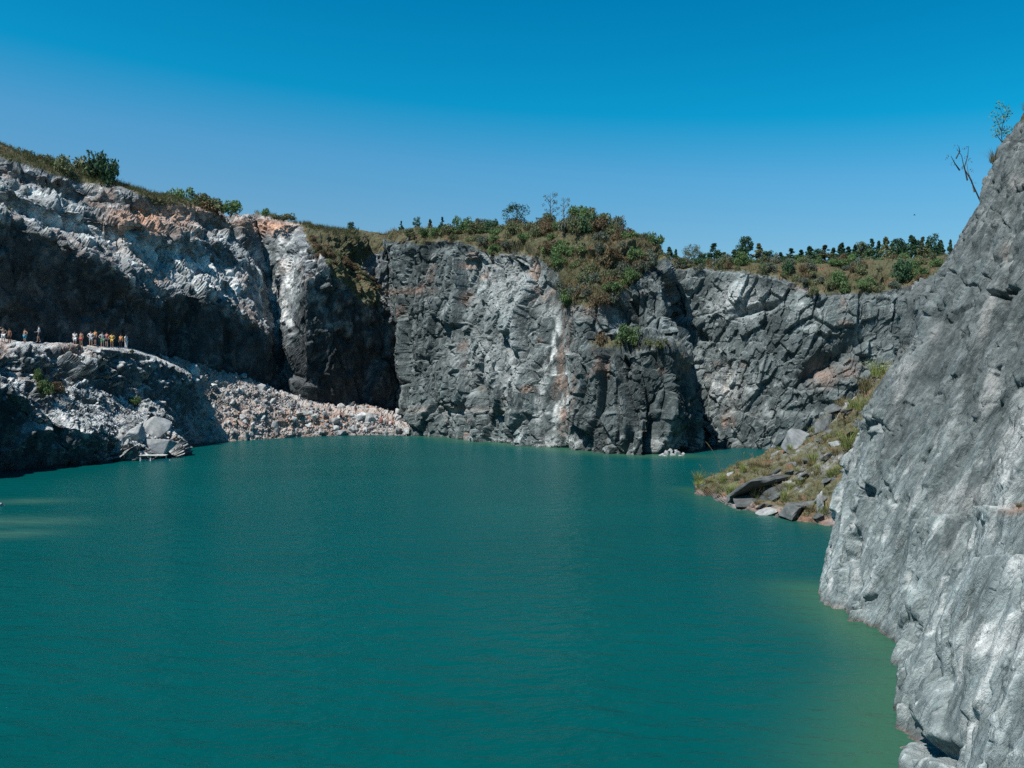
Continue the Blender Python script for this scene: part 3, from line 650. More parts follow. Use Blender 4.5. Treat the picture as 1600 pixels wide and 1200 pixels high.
for (px, py, rx, ry) in ((50, 815, 2.6, 1.5), (20, 834, 2.0, 1.3), (45, 783, 2.2, 1.2), (5, 815, 2.5, 1.8)):
    c = W(px, py, dw(py)); pale = np.maximum(pale, np.exp(-(((P2[:, 0] - c[0]) / rx) ** 2 + ((P2[:, 1] - c[1]) / ry) ** 2)))
m, nt, b = newmat('lake_water'); k = NT(nt)
pos = k.n('ShaderNodeNewGeometry').outputs['Position']
patch = k.noise(k.mapping(pos, (0, 0, 0.2), (0.5, 1, 1)), 0.06, 4, 0.6)
c = k.mix(k.mapr(patch, 0.35, 0.65), (0.0001, 0.055, 0.0545), (0.0002, 0.064, 0.063))
c = k.mix(k.attr('shallow_reflect'), c, (0.030, 0.098, 0.058))
c = k.mix(k.math('MULTIPLY', k.attr('pale'), 0.28), c, (0.10, 0.19, 0.13))
k.l(c, b.inputs['Base Color'])
b.inputs['Roughness'].default_value = 0.28; b.inputs['IOR'].default_value = 1.33; b.inputs['Specular IOR Level'].default_value = 0.09
w1 = k.noise(k.mapping(pos, (0, 0, 0.25), (0.45, 1.0, 1)), 3.6, 3, 0.6)
w2 = k.noise(k.mapping(pos, (0, 0, -0.1), (0.5, 1.0, 1)), 1.3, 3, 0.5)
hh = k.math('ADD', k.math('MULTIPLY', w1, 0.35), w2)
k.l(k.bump(hh, 0.9, 0.20), b.inputs['Normal'])
M_water = m
o = grid_object('lake', GW, [M_water], {'shallow_reflect': np.clip(sh, 0, 1), 'pale': pale}, True)
tag(o, 'calm teal green lake filling the flooded quarry', 'lake', kind='structure')
M_bed = simple('bed_earth', (0.08, 0.09, 0.08), (0.14, 0.14, 0.12), 0.2, 0.95, 0, False)
o = grid_object('ground', slab_sheet('ground', -2500, 2500, -600, 4000, -4.0, 12, 12), [M_bed]); tag(o, 'earth under the quarry lake and the land around', 'ground', kind='structure')

# ------------------------------------------------------------------ stones
def hull(name, seed, n=14, sc=(1, 1, 0.75), bev=0.0, cut=0):
    r = np.random.default_rng(seed)
    P = r.normal(size=(n, 3)); P /= np.linalg.norm(P, axis=1, keepdims=True); P *= r.uniform(0.8, 1.05, (n, 1)); P *= np.array(sc)
    bm = bmesh.new()
    for p in P: bm.verts.new(p)
    bmesh.ops.convex_hull(bm, input=bm.verts[:])
    for v in [v for v in bm.verts if not v.link_faces]: bm.verts.remove(v)
    if bev:
        bmesh.ops.dissolve_limit(bm, angle_limit=0.12, verts=bm.verts[:], edges=bm.edges[:])
        bmesh.ops.bevel(bm, geom=bm.edges[:], offset=bev, segments=1, affect='EDGES')
        bmesh.ops.triangulate(bm, faces=bm.faces[:])
        if cut:
            bmesh.ops.subdivide_edges(bm, edges=bm.edges[:], cuts=cut, use_grid_fill=True)
            V = np.array([v.co[:] for v in bm.verts]); d = 0.09 * fbm(V + seed * 3.1, 0.45, 3, seed) + 0.05 * fbm(V * [1, 1, 3.5] + seed, 0.5, 2, seed + 3)
            for v, q in zip(bm.verts, d): v.co += v.co.normalized() * float(q)
    me = bpy.data.meshes.new(name); bm.to_mesh(me); bm.free(); return me
ROCKS = [hull('boulder', 500 + i, 13 + i % 4, (1, 0.8 + 0.05 * (i % 3), 0.6 + 0.06 * (i % 4)), 0.05) for i in range(10)]
def mesh_np(me):
    V = np.empty(len(me.vertices) * 3); me.vertices.foreach_get('co', V)
    return V.reshape(-1, 3), [list(p.vertices) for p in me.polygons]
PEB = [mesh_np(hull('pebble', 700 + i, 9)) for i in range(6)]
from mathutils import Euler
def rubble_stuff(name, pts, sizes, mat, label):
    Vs, Fs, off = [], [], 0
    for p, s in zip(pts, sizes):
        v, f = PEB[random.randrange(6)]
        R = np.array(Euler([random.uniform(0, 6.28) for _ in range(3)]).to_matrix())
        q = (v * s) @ R.T + np.array(p); Vs.append(q); Fs += [[i + off for i in x] for x in f]; off += len(q)
    me = pydata(name, np.concatenate(Vs), Fs, [mat])
    return tag(mesh_obj(name, me), label, 'rubble', kind='stuff')
def pick(key, n, cond):
    V, X, Y, D = SURF[key]
    k = np.nonzero(cond(V, X, Y, D))[0]
    k = rng.choice(k, n, replace=len(k) < n)
    return V[k] + rng.normal(0, 0.06, (n, 3)), X[k], Y[k]

P, X_, Y_ = pick('R', 300, lambda V, X, Y, D: (X > 282) & (X < 642) & (V[:, 2] > 0.05) & (Y < 692))
for i in range(300):
    tip = 1.0 + 0.35 * float(np.exp(-((X_[i] - 580) / 50) ** 2)) + 0.25 * (Y_[i] > 672)
    s = min(1.15, 0.20 + 0.20 * random.expovariate(1.25)) * tip
    o = mesh_obj('boulder', ROCKS[i % 10], None, M_boulder if random.random() < 0.75 else M_bould_p, P[i] + np.array([0, 0, s * 0.25]), [random.uniform(0, 6.28) for _ in range(3)], s)
    tag(o, '%s boulder %s' % ('large pale grey angular' if s > 0.55 else 'middling grey angular' if s > 0.34 else 'small pale grey', 'at the waterline of the rubble slope' if Y_[i] > 674 else 'heaped on the tip of the rubble slope' if X_[i] > 540 else 'on the upper rubble slope below the ledge' if X_[i] < 400 else 'midway along the rubble slope'), 'boulder', 'boulders of the rubble slope')
P, X_, Y_ = pick('R', 2600, lambda V, X, Y, D: (X > 270) & (X < 645) & (V[:, 2] > -0.1))
rubble_stuff('rubble', P, 0.08 + 0.16 * rng.random(2600) ** 2, M_boulder, 'small loose stones between the boulders of the rubble slope')
P, X_, Y_ = pick('G', 1500, lambda V, X, Y, D: (X > 70) & (X < 275) & (Y > 592) & (Y < 705) & (Y > plineY(X, [(70, 600), (160, 612), (270, 660)])) & (Y < plineY(X, [(70, 640), (190, 690), (270, 712)])))
M_gravel = simple('gravel_stone', (0.30, 0.31, 0.31), (0.50, 0.51, 0.50), 2.0, 0.92, 0, False)
rubble_stuff('gravel', P, 0.06 + 0.16 * rng.random(1500) ** 2, M_gravel, 'pale broken gravel on the headland slope below the ledge')

BIG = [hull('boulder', 900 + i, 9 + i % 3, (1, 0.8, 0.75), 0.03, 2) for i in range(8)]
SLAB = [hull('slab', 950 + i, 16, (1, 0.6, 0.26), 0.035, 3) for i in range(4)]
def boulder(name, me, px, py, d, wpx, hpx, mat, label, rot=(0, 0, 0), depth=None, group=None):
    w = wpx / F * d / 2; h = hpx / F * d / 2
    bb = [max(abs(v.co[i]) for v in me.vertices) for i in range(3)]
    o = mesh_obj(name, me, None, mat, W(px, py, d), rot, (w / bb[0], (depth or w * 0.8) / bb[1], h / bb[2]))
    return tag(o, label, 'rock', group)
r = math.radians
boulder('flat_rock', SLAB[0], 1190, 752, 51.0, 150, 26, M_bould_d, 'long dark tilted slate slab lying across the grassy point', (r(-34), r(-21), r(8)), 1.5)
boulder('flat_rock', SLAB[1], 1222, 770, 50.5, 110, 30, M_bould_d, 'grey slab with a smooth lower face under the long dark slab', (r(20), r(-17), r(4)), 1.0)
boulder('flat_rock', SLAB[2], 1226, 733, 52.6, 84, 14, M_bould_d, 'thin slate plate on top of the long dark slab', (r(-16), r(-24), r(12)), 0.8)
boulder('rock', BIG[0], 1246, 697, 57.5, 58, 60, M_bould_g, 'pointed pale boulder standing at the crest of the grassy point', (r(10), r(-38), r(20)))
boulder('rock', BIG[1], 1288, 668, 54.5, 34, 44, M_bould_d, 'dark upright block high on the grassy slope', (r(5), r(15), r(40)))
boulder('rock', BIG[2], 1272, 750, 50.5, 34, 26, M_bould_d, 'broken grey block at the upper end of the dark slab', (r(20), r(35), r(10)))
boulder('rock', BIG[3], 1165, 786, 50, 58, 26, M_bould_d, 'dark undercut rock at the waterline below the slate slab', (r(0), r(-12), r(0)))
boulder('rock', BIG[4], 1256, 786, 46.5, 46, 20, M_bould_d, 'flat brown grey rock above the shore stones', (r(0), r(-10), r(20)))
boulder('rock', BIG[5], 1198, 799, 47.5, 36, 14, M_bould_p, 'pale flat shore stone nearest the dark undercut rock', (r(0), r(-12), r(0)))
boulder('rock', BIG[6], 1226, 803, 46.5, 24, 12, M_bould_p, 'middle one of three pale shore stones', (r(0), r(8), r(30)))
boulder('rock', BIG[7], 1250, 807, 45.8, 30, 12, M_bould_p, 'pale shore stone nearest the big leaning cliff', (r(0), r(-4), r(0)))
boulder('rock', BIG[2], 1280, 786, 45, 24, 42, M_bould_p, 'small upright pale stone beside the leaning cliff', (r(0), r(20), r(50)))
boulder('rock', BIG[1], 1143, 743, 57.5, 16, 14, M_bould_p, 'small white stone among grass near the tip of the point', (0, r(20), 0))
boulder('rock', BIG[4], 1310, 690, 51, 30, 18, M_bould_p, 'grey stone half sunk in the grass high on the point', (0, r(-20), 0))
boulder('rock', BIG[3], 1300, 640, 55, 36, 16, M_bould_d, 'flat dark stone beneath a grass tuft near the top of the point', (0, r(-30), 0))
boulder('rock', BIG[5], 241, 668, 86.5, 52, 42, M_bould_p, 'large pale block high on the tip of the headland', (r(20), r(-25), r(10)), 1.6)
boulder('rock', BIG[0], 209, 685, 83, 38, 56, M_bould_p, 'tall pale block with a flat face on the headland tip', (r(10), r(20), r(30)), 1.4)
boulder('rock', BIG[6], 250, 697, 83.5, 50, 34, M_bould_p, 'pale block just above the white plank platform', (r(0), r(25), r(0)), 1.5)
boulder('rock', BIG[7], 186, 690, 81.5, 24, 40, M_boulder, 'narrow grey block at the shaded side of the headland tip', (r(0), r(10), r(60)), 1.0)
boulder('rock', BIG[2], 199, 717, 81, 16, 8, M_bould_p, 'small stone at the waterline left of the white platform', (0, 0, 0))
boulder('rock', BIG[4], -6, 789, 51, 34, 26, M_bould_p, 'brown grey rock breaking the water at the left edge', (0, 0, r(20)))
for i, (px, py, w) in enumerate(((1034, 712, 10), (1042, 709, 12), (1051, 711, 12), (1058, 708, 11), (1064, 713, 11), (1047, 705, 9), (1068, 710, 8), (1056, 704, 8), (1040, 714, 8))):
    boulder('boulder', ROCKS[i], px, py, 86.2 + 0.3 * (714 - py), w, w * 0.8, M_bould_p, 'small white boulder heaped at the foot of the promontory', (i, i * 2, i * 3), None, 'white boulders at the promontory foot')

P, X_, Y_ = pick('E', 46, lambda V, X, Y, D: (X > 1095) & (X < 1370) & (V[:, 2] > 0.05) & (D < 60) & (Y > 610))
for i in range(46):
    w = random.uniform(9, 30) if i % 4 else random.uniform(25, 46)
    o = boulder('flat_rock' if i % 3 else 'rock', SLAB[i % 4] if i % 3 else BIG[i % 8], 0, 0, 50, w, w * (0.28 if i % 3 else 0.6), M_bould_d, ('flat dark slate piece' if i % 3 else 'blocky dark stone') + ' half buried in the grassy point, ' + ('low near the shore' if P[i][2] < 1.2 else 'on the upper slope' if P[i][2] > 3 else 'halfway up'), (r(random.uniform(-35, 5)), r(random.uniform(-32, -5)), r(random.uniform(-40, 50))), None, 'broken stones of the grassy point')
    o.location = P[i] + np.array([0, 0, 0.06])
# ------------------------------------------------------------------ plants
def tube(Vs, Fs, pts, radii, n=5):
    pts = [Vector(p) for p in pts]; base = len(Vs)
    for i, p in enumerate(pts):
        d = (pts[min(i + 1, len(pts) - 1)] - pts[max(i - 1, 0)]).normalized()
        a = d.orthogonal().normalized(); b = d.cross(a)
        for k_ in range(n):
            t = 2 * math.pi * k_ / n
            Vs.append(tuple(p + (a * math.cos(t) + b * math.sin(t)) * radii[i]))
    for i in range(len(pts) - 1):
        for k_ in range(n):
            k2 = (k_ + 1) % n
            Fs.append((base + i * n + k_, base + i * n + k2, base + (i + 1) * n + k2, base + (i + 1) * n + k_))
    Fs.append(tuple(base + (len(pts) - 1) * n + k_ for k_ in range(n)))
def leaves(r_, centres, radii, n_each, size, squash=0.8):
    """leaf-sized quads around clump centres"""
    V, Fq = [], []
    for c, rad in zip(centres, radii):
        d = r_.normal(size=(n_each, 3)); d /= np.linalg.norm(d, axis=1, keepdims=True)
        p = c + d * (rad * r_.uniform(0.35, 1.0, (n_each, 1)) ** 0.6) * [1, 1, squash]
        nrm = d * 0.6 + r_.normal(size=(n_each, 3)) * 0.6 + [0, 0, 0.3]; nrm /= np.linalg.norm(nrm, axis=1, keepdims=True)
        a = np.cross(nrm, r_.normal(size=(n_each, 3))); a /= np.linalg.norm(a, axis=1, keepdims=True); b = np.cross(nrm, a)
        s = size * r_.uniform(0.6, 1.35, (n_each, 1))
        o_ = len(V) * 4 if False else sum(len(x) for x in V)
        q = np.stack([p - a * s, p - b * s * .45, p + a * s, p + b * s * .45], 1).reshape(-1, 3)
        V.append(q); Fq += [[o_ + 4 * i, o_ + 4 * i + 1, o_ + 4 * i + 2, o_ + 4 * i + 3] for i in range(n_each)]
    return np.concatenate(V), Fq
def shrub_meshes(seed, n_c=26, n_each=48, size=0.085, h=0.9):
    r_ = np.random.default_rng(seed)
    t = r_.uniform(0, 6.28, n_c); u = r_.uniform(0.05, 1.0, n_c); rr = np.sqrt(r_.uniform(0, 1, n_c)) * 0.78
    c = np.stack([rr * np.cos(t), rr * np.sin(t), 0.12 + (h - 0.15) * u * np.sqrt(np.maximum(0.05, 1 - rr ** 2))], 1)
    V, Fq = leaves(r_, c, r_.uniform(0.2, 0.36, n_c), n_each, size)
    fol = pydata('foliage', V, Fq)
    Vs, Fs = [], []
    for i in range(7):
        q = c[i]; tube(Vs, Fs, [(q[0] * .08, q[1] * .08, -0.15), (q[0] * .5, q[1] * .5, q[2] * .55), tuple(q)], [0.035, 0.025, 0.012], 4)
    return fol, pydata('stem', Vs, Fs)
SHRUB = [shrub_meshes(40 + i) for i in range(6)]
def shrub(px, py, d, wpx, hpx, leaf, label, group=None, surf=None, loc=None, name='shrub', variant=None):
    """(px,py) is the middle of the plant's foot in the photo"""
    p = Vector(W(px, py, d)) if loc is None else Vector(loc)
    if surf: p = ground_at(surf, px, py)
    d = p.y; w = wpx / F * d / 2; h = hpx / F * d
    i = random.randrange(6) if variant is None else variant
    root = empty(name, p - Vector((0, 0, 0.08 * h)), random.uniform(0, 6.28), (w, w, h / 0.95))
    mesh_obj('foliage', SHRUB[i][0], root, LEAF[leaf]); mesh_obj('stem', SHRUB[i][1], root, M_bark)
    return tag(root, label, 'shrub', group)

def tree_meshes(seed, shape, n_c, n_each, size):
    """unit tree: height 1"""
    r_ = np.random.default_rng(seed)
    u = np.sort(r_.uniform(0.04, 0.97, n_c)); t = r_.uniform(0, 6.28, n_c)
    prof = {'cone': lambda u: 0.30 * (1.02 - u) ** 0.95, 'oval': lambda u: 0.24 * np.sqrt(np.maximum(0.02, 1 - ((u - 0.55) / 0.48) ** 2)), 'round': lambda u: 0.48 * np.sqrt(np.maximum(0.02, 1 - ((u - 0.52) / 0.5) ** 2)), 'sparse': lambda u: 0.30 * np.sqrt(np.maximum(0.02, 1 - ((u - 0.6) / 0.45) ** 2))}[shape](u)
    rr = prof * np.sqrt(r_.uniform(0.1, 1, n_c))
    c = np.stack([rr * np.cos(t), rr * np.sin(t), u], 1)
    V, Fq = leaves(r_, c, r_.uniform(0.06, 0.11, n_c) * (np.clip(1.25 - 1.05 * u, 0.25, 1.2) if shape == 'cone' else 1.0) * (0.75 if shape == 'sparse' else 1.5 if shape == 'round' else 1.1), n_each, size, 1.0)
    Vs, Fs = [], []
    b = r_.normal(0, 0.012, 5)
    tube(Vs, Fs, [(0, 0, -0.06), (b[0], b[1], 0.3), (b[1], b[2], 0.65), (b[3], b[4], 0.95)], [0.022, 0.017, 0.010, 0.003], 6)
    for q in c[::3]:
        z0 = max(0.1, q[2] - 0.55 * math.hypot(q[0], q[1]) - 0.04); tube(Vs, Fs, [(0, 0, z0), (q[0] * .5, q[1] * .5, (z0 + q[2]) / 2 + .01), tuple(q)], [0.008, 0.006, 0.003], 4)
    return pydata('crown', V, Fq), pydata('trunk', Vs, Fs)
TREE = {'cone': [tree_meshes(60 + i, 'cone', 64, 34, 0.034) for i in range(3)], 'oval': [tree_meshes(70 + i, 'oval', 64, 34, 0.034) for i in range(3)],
        'round': [tree_meshes(80 + i, 'round', 60, 40, 0.03) for i in range(2)], 'sparse': [tree_meshes(90 + i, 'sparse', 30, 16, 0.022) for i in range(2)]}
def tree(px, base_py, top_py, d, wpx, shape, leaf, label, group=None, loc=None):
    p = Vector(W(px, base_py, d)); h = (base_py - top_py) / F * d; w = wpx / F * d
    un = {'cone': 0.42, 'oval': 0.5, 'round': 1.05, 'sparse': 0.6}[shape]
    root = empty('tree', p, random.uniform(0, 6.28), (w / un, w / un, h))
    cr, tr = random.choice(TREE[shape])
    mesh_obj('crown', cr, root, LEAF[leaf]); mesh_obj('trunk', tr, root, M_bark)
    return tag(root, label, 'tree', group)

ORD = 'first second third fourth fifth sixth seventh eighth ninth tenth eleventh twelfth thirteenth fourteenth fifteenth sixteenth seventeenth eighteenth nineteenth twentieth'.split()
rim_trees = [(1030, 384, 11, 'cone'), (1046, 388, 10, 'cone'), (1056, 393, 7, 'cone'), (1081, 387, 28, 'round'), (1116, 384, 20, 'cone'), (1165, 374, 22, 'oval'), (1186, 384, 16, 'cone'), (1236, 392, 16, 'cone'), (1265, 387, 13, 'cone'),
             (1289, 387, 18, 'cone'), (1315, 381, 13, 'cone'), (1336, 386, 12, 'cone'), (1345, 382, 16, 'oval'), (1362, 377, 13, 'cone'), (1373, 380, 11, 'cone'), (1384, 372, 13, 'cone'), (1403, 377, 20, 'oval'), (1425, 369, 16, 'cone'), (1442, 374, 14, 'cone'), (1460, 371, 22, 'oval')]
for i, (px, top, w, sh_) in enumerate(rim_trees):
    tree(px, 418, top - 4, 112 + (i * 7 % 5), w * (1.6 if sh_ == 'cone' else 1.15), sh_, 'dark' if i % 3 else 'olive', '%s dark tree on the far rim, %s to the right of the promontory' % ({'cone': 'narrow', 'oval': 'columnar', 'round': 'bushy'}[sh_], ORD[i]), 'trees on the far rim')
for i, (px, top, w) in enumerate(((1100, 398, 12), (1132, 396, 12), (1148, 390, 12), (1202, 394, 14), (1220, 396, 12), (1252, 392, 12), (1278, 391, 12), (1302, 389, 13), (1326, 387, 13), (1354, 384, 12), (1394, 382, 12), (1412, 380, 13), (1434, 378, 12), (1450, 378, 13), (1470, 377, 13))):
    tree(px, 420, top - 2, 118 + i % 3, w * 1.7, 'cone' if i % 3 else 'oval', 'dark', 'smaller dark tree of the row behind on the far rim, %s from the promontory' % ORD[i], 'back row of trees on the far rim')
tree(1485, 412, 374, 112, 12, 'cone', 'dark', 'narrow dark tree half hidden behind the leaning cliff edge', 'trees on the far rim')
for i, (px, top, w, sh_, l) in enumerate(((627, 345, 10, 'cone', 'dark'), (652, 340, 14, 'oval', 'dark'), (672, 341, 11, 'cone', 'olive'), (691, 339, 13, 'cone', 'dark'))):
    tree(px, 370, top, 140 - (px - 620) * 0.13, w, sh_, l, 'small thin tree on the back rim, %s from the shaded corner' % ORD[i], 'small trees on the back rim')
tree(808, 356, 320, 122, 46, 'round', 'dark', 'round dense dark green tree on the back rim')
tree(860, 352, 298, 117, 30, 'sparse', 'grey', 'taller sparse tree with see through crown left of the brushy mound')
tree(881, 350, 305, 117, 22, 'sparse', 'grey', 'shorter sparse tree touching the top of the brushy mound')
tree(549, 364, 347, 150, 12, 'oval', 'dark', 'tiny lone tree on the rim above the shaded corner')

CN = {'olive': 'olive', 'grey': 'grey green', 'brown': 'dry brown', 'green': 'green', 'dark': 'dark green'}
# rim shrubs
shrub(158, 292, 118, 62, 56, 'dark', 'large dark green bush at the rim of the left cliff')
shrub(128, 290, 118, 70, 44, 'olive', 'olive bush leaning against the large dark bush on the left rim')
for i, (px, py, w, h, l) in enumerate(((10, 246, 40, 26, 'olive'), (38, 254, 36, 22, 'olive'), (66, 262, 40, 24, 'olive'), (96, 272, 40, 32, 'olive'), (-20, 236, 50, 28, 'olive'), (60, 262, 24, 18, 'brown'))):
    shrub(px, py, 113, w, h, l, 'low olive bush on the top left rim before the large dark bush', 'olive bushes on the top left rim')
for i, (px, py, w, h, l) in enumerate(((262, 318, 44, 26, 'olive'), (288, 322, 46, 32, 'green'), (312, 326, 44, 30, 'olive'), (336, 330, 44, 28, 'olive'), (360, 333, 40, 22, 'green'), (275, 324, 40, 18, 'brown'), (325, 332, 50, 16, 'brown'))):
    shrub(px, py, 131, w, h, l, 'olive bush in the second clump along the left rim', 'second clump of bushes on the left rim')
shrub(414, 338, 138, 16, 14, 'green', 'small green bush on the rim above the pale chute')
shrub(443, 343, 138, 40, 12, 'olive', 'low spreading bush on the rim right of the pale chute')
shrub(3, 335, 97, 30, 22, 'olive', 'olive bush on the sunlit terrace at the left edge')
for i, (px, py, w, h, l) in enumerate(((722, 362, 40, 26, 'green'), (745, 364, 34, 18, 'olive'), (768, 362, 28, 22, 'dark'), (785, 366, 40, 20, 'olive'), (700, 366, 30, 16, 'olive'), (835, 366, 44, 22, 'olive'), (850, 362, 40, 22, 'grey'), (660, 368, 24, 14, 'green'), (640, 370, 22, 14, 'olive'), (680, 368, 26, 16, 'green'))):
    shrub(px, py, 128 - (px - 640) * .05, w, h, l, '%s bush on the back rim, %s from the brushy mound' % ({'green': 'green', 'olive': 'olive', 'dark': 'dark', 'grey': 'grey'}[l], ORD[[850, 835, 785, 768, 745, 722, 700, 680, 660, 640].index(px)]), 'bushes on the back rim')
P, X_, Y_ = pick('A', 40, lambda V, X, Y, D: (X > 690) & (X < 870) & (Y > 352) & (Y < 400) & (Y < plineY(X, [(690, 374), (740, 384), (775, 402), (830, 398), (870, 410)])) & (D < 126))
for i in range(40):
    d = P[i][1]; s = random.uniform(14, 30)
    l = random.choice(['olive', 'olive', 'brown', 'green', 'grey']); shrub(0, 0, d, s, s * random.uniform(.5, .8), l, '%s scrub bush on the earth slope left of the promontory, %s' % (CN[l], 'near the trees' if Y_[i] < 372 else 'at the brink'), 'scrub on the back rim slope', loc=P[i])
# promontory brush
P, X_, Y_ = pick('A', 90, lambda V, X, Y, D: (X > 868) & (X < 1040) & (Y < plineY(X, [(868, 410), (885, 480), (930, 485), (965, 470), (1000, 430), (1040, 408)])) & (D < 112))
for i in range(90):
    d = P[i][1]; s = random.uniform(16, 36) * (1.15 if Y_[i] < 370 else 1)
    l = random.choice(['olive', 'olive', 'grey', 'grey', 'green', 'brown', 'green'] if Y_[i] > 360 else ['olive', 'grey', 'green', 'olive'])
    shrub(0, 0, d, s, s * random.uniform(.55, .85), l, '%s shrub %s' % (CN[l], 'on top of the promontory mound' if Y_[i] < 370 else 'on the right shoulder of the promontory' if X_[i] > 985 else 'low on the brushy promontory face' if Y_[i] > 430 else 'halfway up the brushy promontory face'), 'brush on the promontory', loc=P[i])
shrub(918, 362, 106, 44, 30, 'dark', 'dark hollow bush in the middle of the promontory mound')
shrub(1003, 388, 103, 22, 24, 'dark', 'dark bush on the right shoulder of the promontory')
shrub(980, 538, 0, 46, 34, 'green', 'bright green round bush on the promontory bench', surf=['A'])
shrub(938, 536, 0, 24, 20, 'brown', 'dry brown bush on the promontory bench', surf=['A'])
shrub(1012, 540, 0, 24, 14, 'olive', 'low olive bush right of the bright green bench bush', surf=['A'])
shrub(1034, 541, 0, 30, 16, 'olive', 'low bush at the outer end of the promontory bench', surf=['A'])
# far rim scrub
P, X_, Y_ = pick('B', 90, lambda V, X, Y, D: (X > 1045) & (X < 1480) & (Y < plineY(X, [(1040, 420), (1150, 424), (1215, 434), (1250, 452), (1330, 460), (1400, 455), (1480, 430)])) & (Y > 398) & (D < 110))
for i in range(90):
    d = P[i][1]; s = random.uniform(10, 26)
    l = random.choice(['olive', 'olive', 'grey', 'green', 'green', 'brown']); shrub(0, 0, d, s, s * random.uniform(.5, .9), l, '%s scrub bush below the trees on the far rim, %s' % (CN[l], 'near the promontory' if X_[i] < 1180 else 'near the leaning cliff' if X_[i] > 1350 else 'about the middle'), 'scrub on the far rim', loc=P[i])
shrub(1310, 448, 0, 34, 30, 'green', 'rounded bright green bush hanging on the far rim', surf=['B'])
shrub(1268, 460, 0, 20, 16, 'olive', 'small olive bush left of the rounded green bush', surf=['B'])
shrub(1345, 446, 0, 18, 16, 'green', 'small green bush right of the rounded green bush', surf=['B'])
shrub(1408, 438, 0, 38, 40, 'dark', 'dark green bush at the right of the far rim', surf=['B'])
shrub(1232, 426, 0, 22, 24, 'dark', 'dark bush at the edge of the far rim', surf=['B'])
for i, px in enumerate((1062, 1075, 1092, 1104, 1130, 1142, 1152, 1175, 1196, 1210, 1222, 1248, 1258, 1275, 1300, 1326, 1352, 1394, 1414, 1434, 1450, 1470)):
    shrub(px, 413, 108 + i % 4, random.uniform(18, 30), random.uniform(8, 15), ('olive', 'green', 'dark', 'grey')[i * 7 % 4], 'bush between the trunks of the trees on the far rim', 'bushes between the far rim trees')
# headland greenery
shrub(62, 592, 0, 14, 26, 'green', 'green plant hanging down the dark face of the headland', surf=['G'])
shrub(75, 613, 0, 26, 24, 'green', 'green bush at the edge of the headland gravel', surf=['G'])
shrub(94, 612, 0, 24, 18, 'brown', 'dry bush beside the green bush on the headland gravel', surf=['G'])
shrub(213, 630, 0, 24, 14, 'green', 'small green bush lower on the headland gravel', surf=['G'])
shrub(209, 549, 0, 8, 8, 'olive', 'tiny plant on the ledge just past the people', surf=['G'])
P, X_, Y_ = pick('C', 46, lambda V, X, Y, D: (X > 480) & (X < 605) & (Y < plineY(X, [(480, 395), (520, 420), (560, 440), (605, 468)])) & (Y > plineY(X, [(480, 362), (540, 405), (560, 425), (605, 455)])) & (D < 150))
for i in range(46):
    s = random.uniform(9, 20)
    shrub(0, 0, 0, s, s * .6, random.choice(['brown', 'brown', 'olive', 'grey']), 'dry scrub on the sloping edge above the dark wall, ' + ('upper part' if X_[i] < 530 else 'lower part by the corner'), 'dry scrub above the dark wall', loc=P[i])

# grass
def tuft_mesh(seed, n=90, spread=0.45, droop=0.6, w=0.014):
    r_ = np.random.default_rng(seed); V, Fq = [], []
    for i in range(n):
        a = r_.uniform(0, 6.28); rad = spread * math.sqrt(r_.uniform()); L = r_.uniform(0.55, 1.05); lean = r_.uniform(0.1, droop)
        b = np.array([math.cos(a) * rad * .5, math.sin(a) * rad * .5, -0.05]); dirn = np.array([math.cos(a + r_.normal(0, .5)), math.sin(a + r_.normal(0, .5)), 0]); side = np.array([-dirn[1], dirn[0], 0]) * w
        o_ = len(V)
        for j, t in enumerate((0, .4, .75, 1.0)):
            p = b + dirn * lean * t * t * L + np.array([0, 0, L * (t - 0.28 * lean * t * t)]); ww = (1 - t) * 1.0 + 0.12
            V += [p - side * ww, p + side * ww]
        for j in range(3): Fq.append((o_ + 2 * j, o_ + 2 * j + 1, o_ + 2 * j + 3, o_ + 2 * j + 2))
    return pydata('tuft', V, Fq)
TUFT = [tuft_mesh(300 + i, 130, 0.7, 0.9) for i in range(4)]
def tuft(p, size, mat, label, group=None, name='grass_tuft'):
    o = mesh_obj(name, random.choice(TUFT), None, mat, p, (0, 0, random.uniform(0, 6.28)), size)
    return tag(o, label, 'grass', group)
for px, py, s, m_, lab in ((1094, 750, 0.95, M_grass, 'grass tuft at the very tip of the grassy point'), (1158, 735, 0.75, M_grass, 'round green tuft on the crest behind the small white stone'), (1128, 752, 0.8, M_grass, 'yellow green tuft just behind the tip of the point'), (1140, 770, 0.9, M_grass, 'tall tuft in front of the long dark slab'),
                           (1225, 780, 0.8, M_grass, 'bright green tuft below the smooth grey slab'), (1268, 722, 0.85, M_grass, 'green tuft right of the pointed pale boulder'), (1322, 700, 1.2, M_grass, 'big pale green tuft beside the leaning cliff'), (1285, 800, 0.8, M_grass, 'green tuft at the foot of the leaning cliff by the shore'),
                           (1372, 585, 1.3, M_grass, 'green tuft at the top of the point against the cliff'), (1342, 640, 1.0, M_grass, 'green tuft below the topmost one on the point'), (1300, 745, 0.8, M_grass, 'yellowish tuft halfway up beside the leaning cliff'), (1175, 728, 0.7, M_drygrass, 'dry tuft on the crest near the thin slate plate'), (1352, 610, 1.1, M_drygrass, 'dry brown tuft near the top of the point'), (1290, 612, 0.8, M_drygrass, 'dry tuft on the ridge left of the topmost tufts')):
    tuft(ground_at(['E'], px, py), s, m_, lab)
P, X_, Y_ = pick('E', 110, lambda V, X, Y, D: (X > 1085) & (X < 1400) & (V[:, 2] > 0.25) & (D < 62) & (Y > 560))
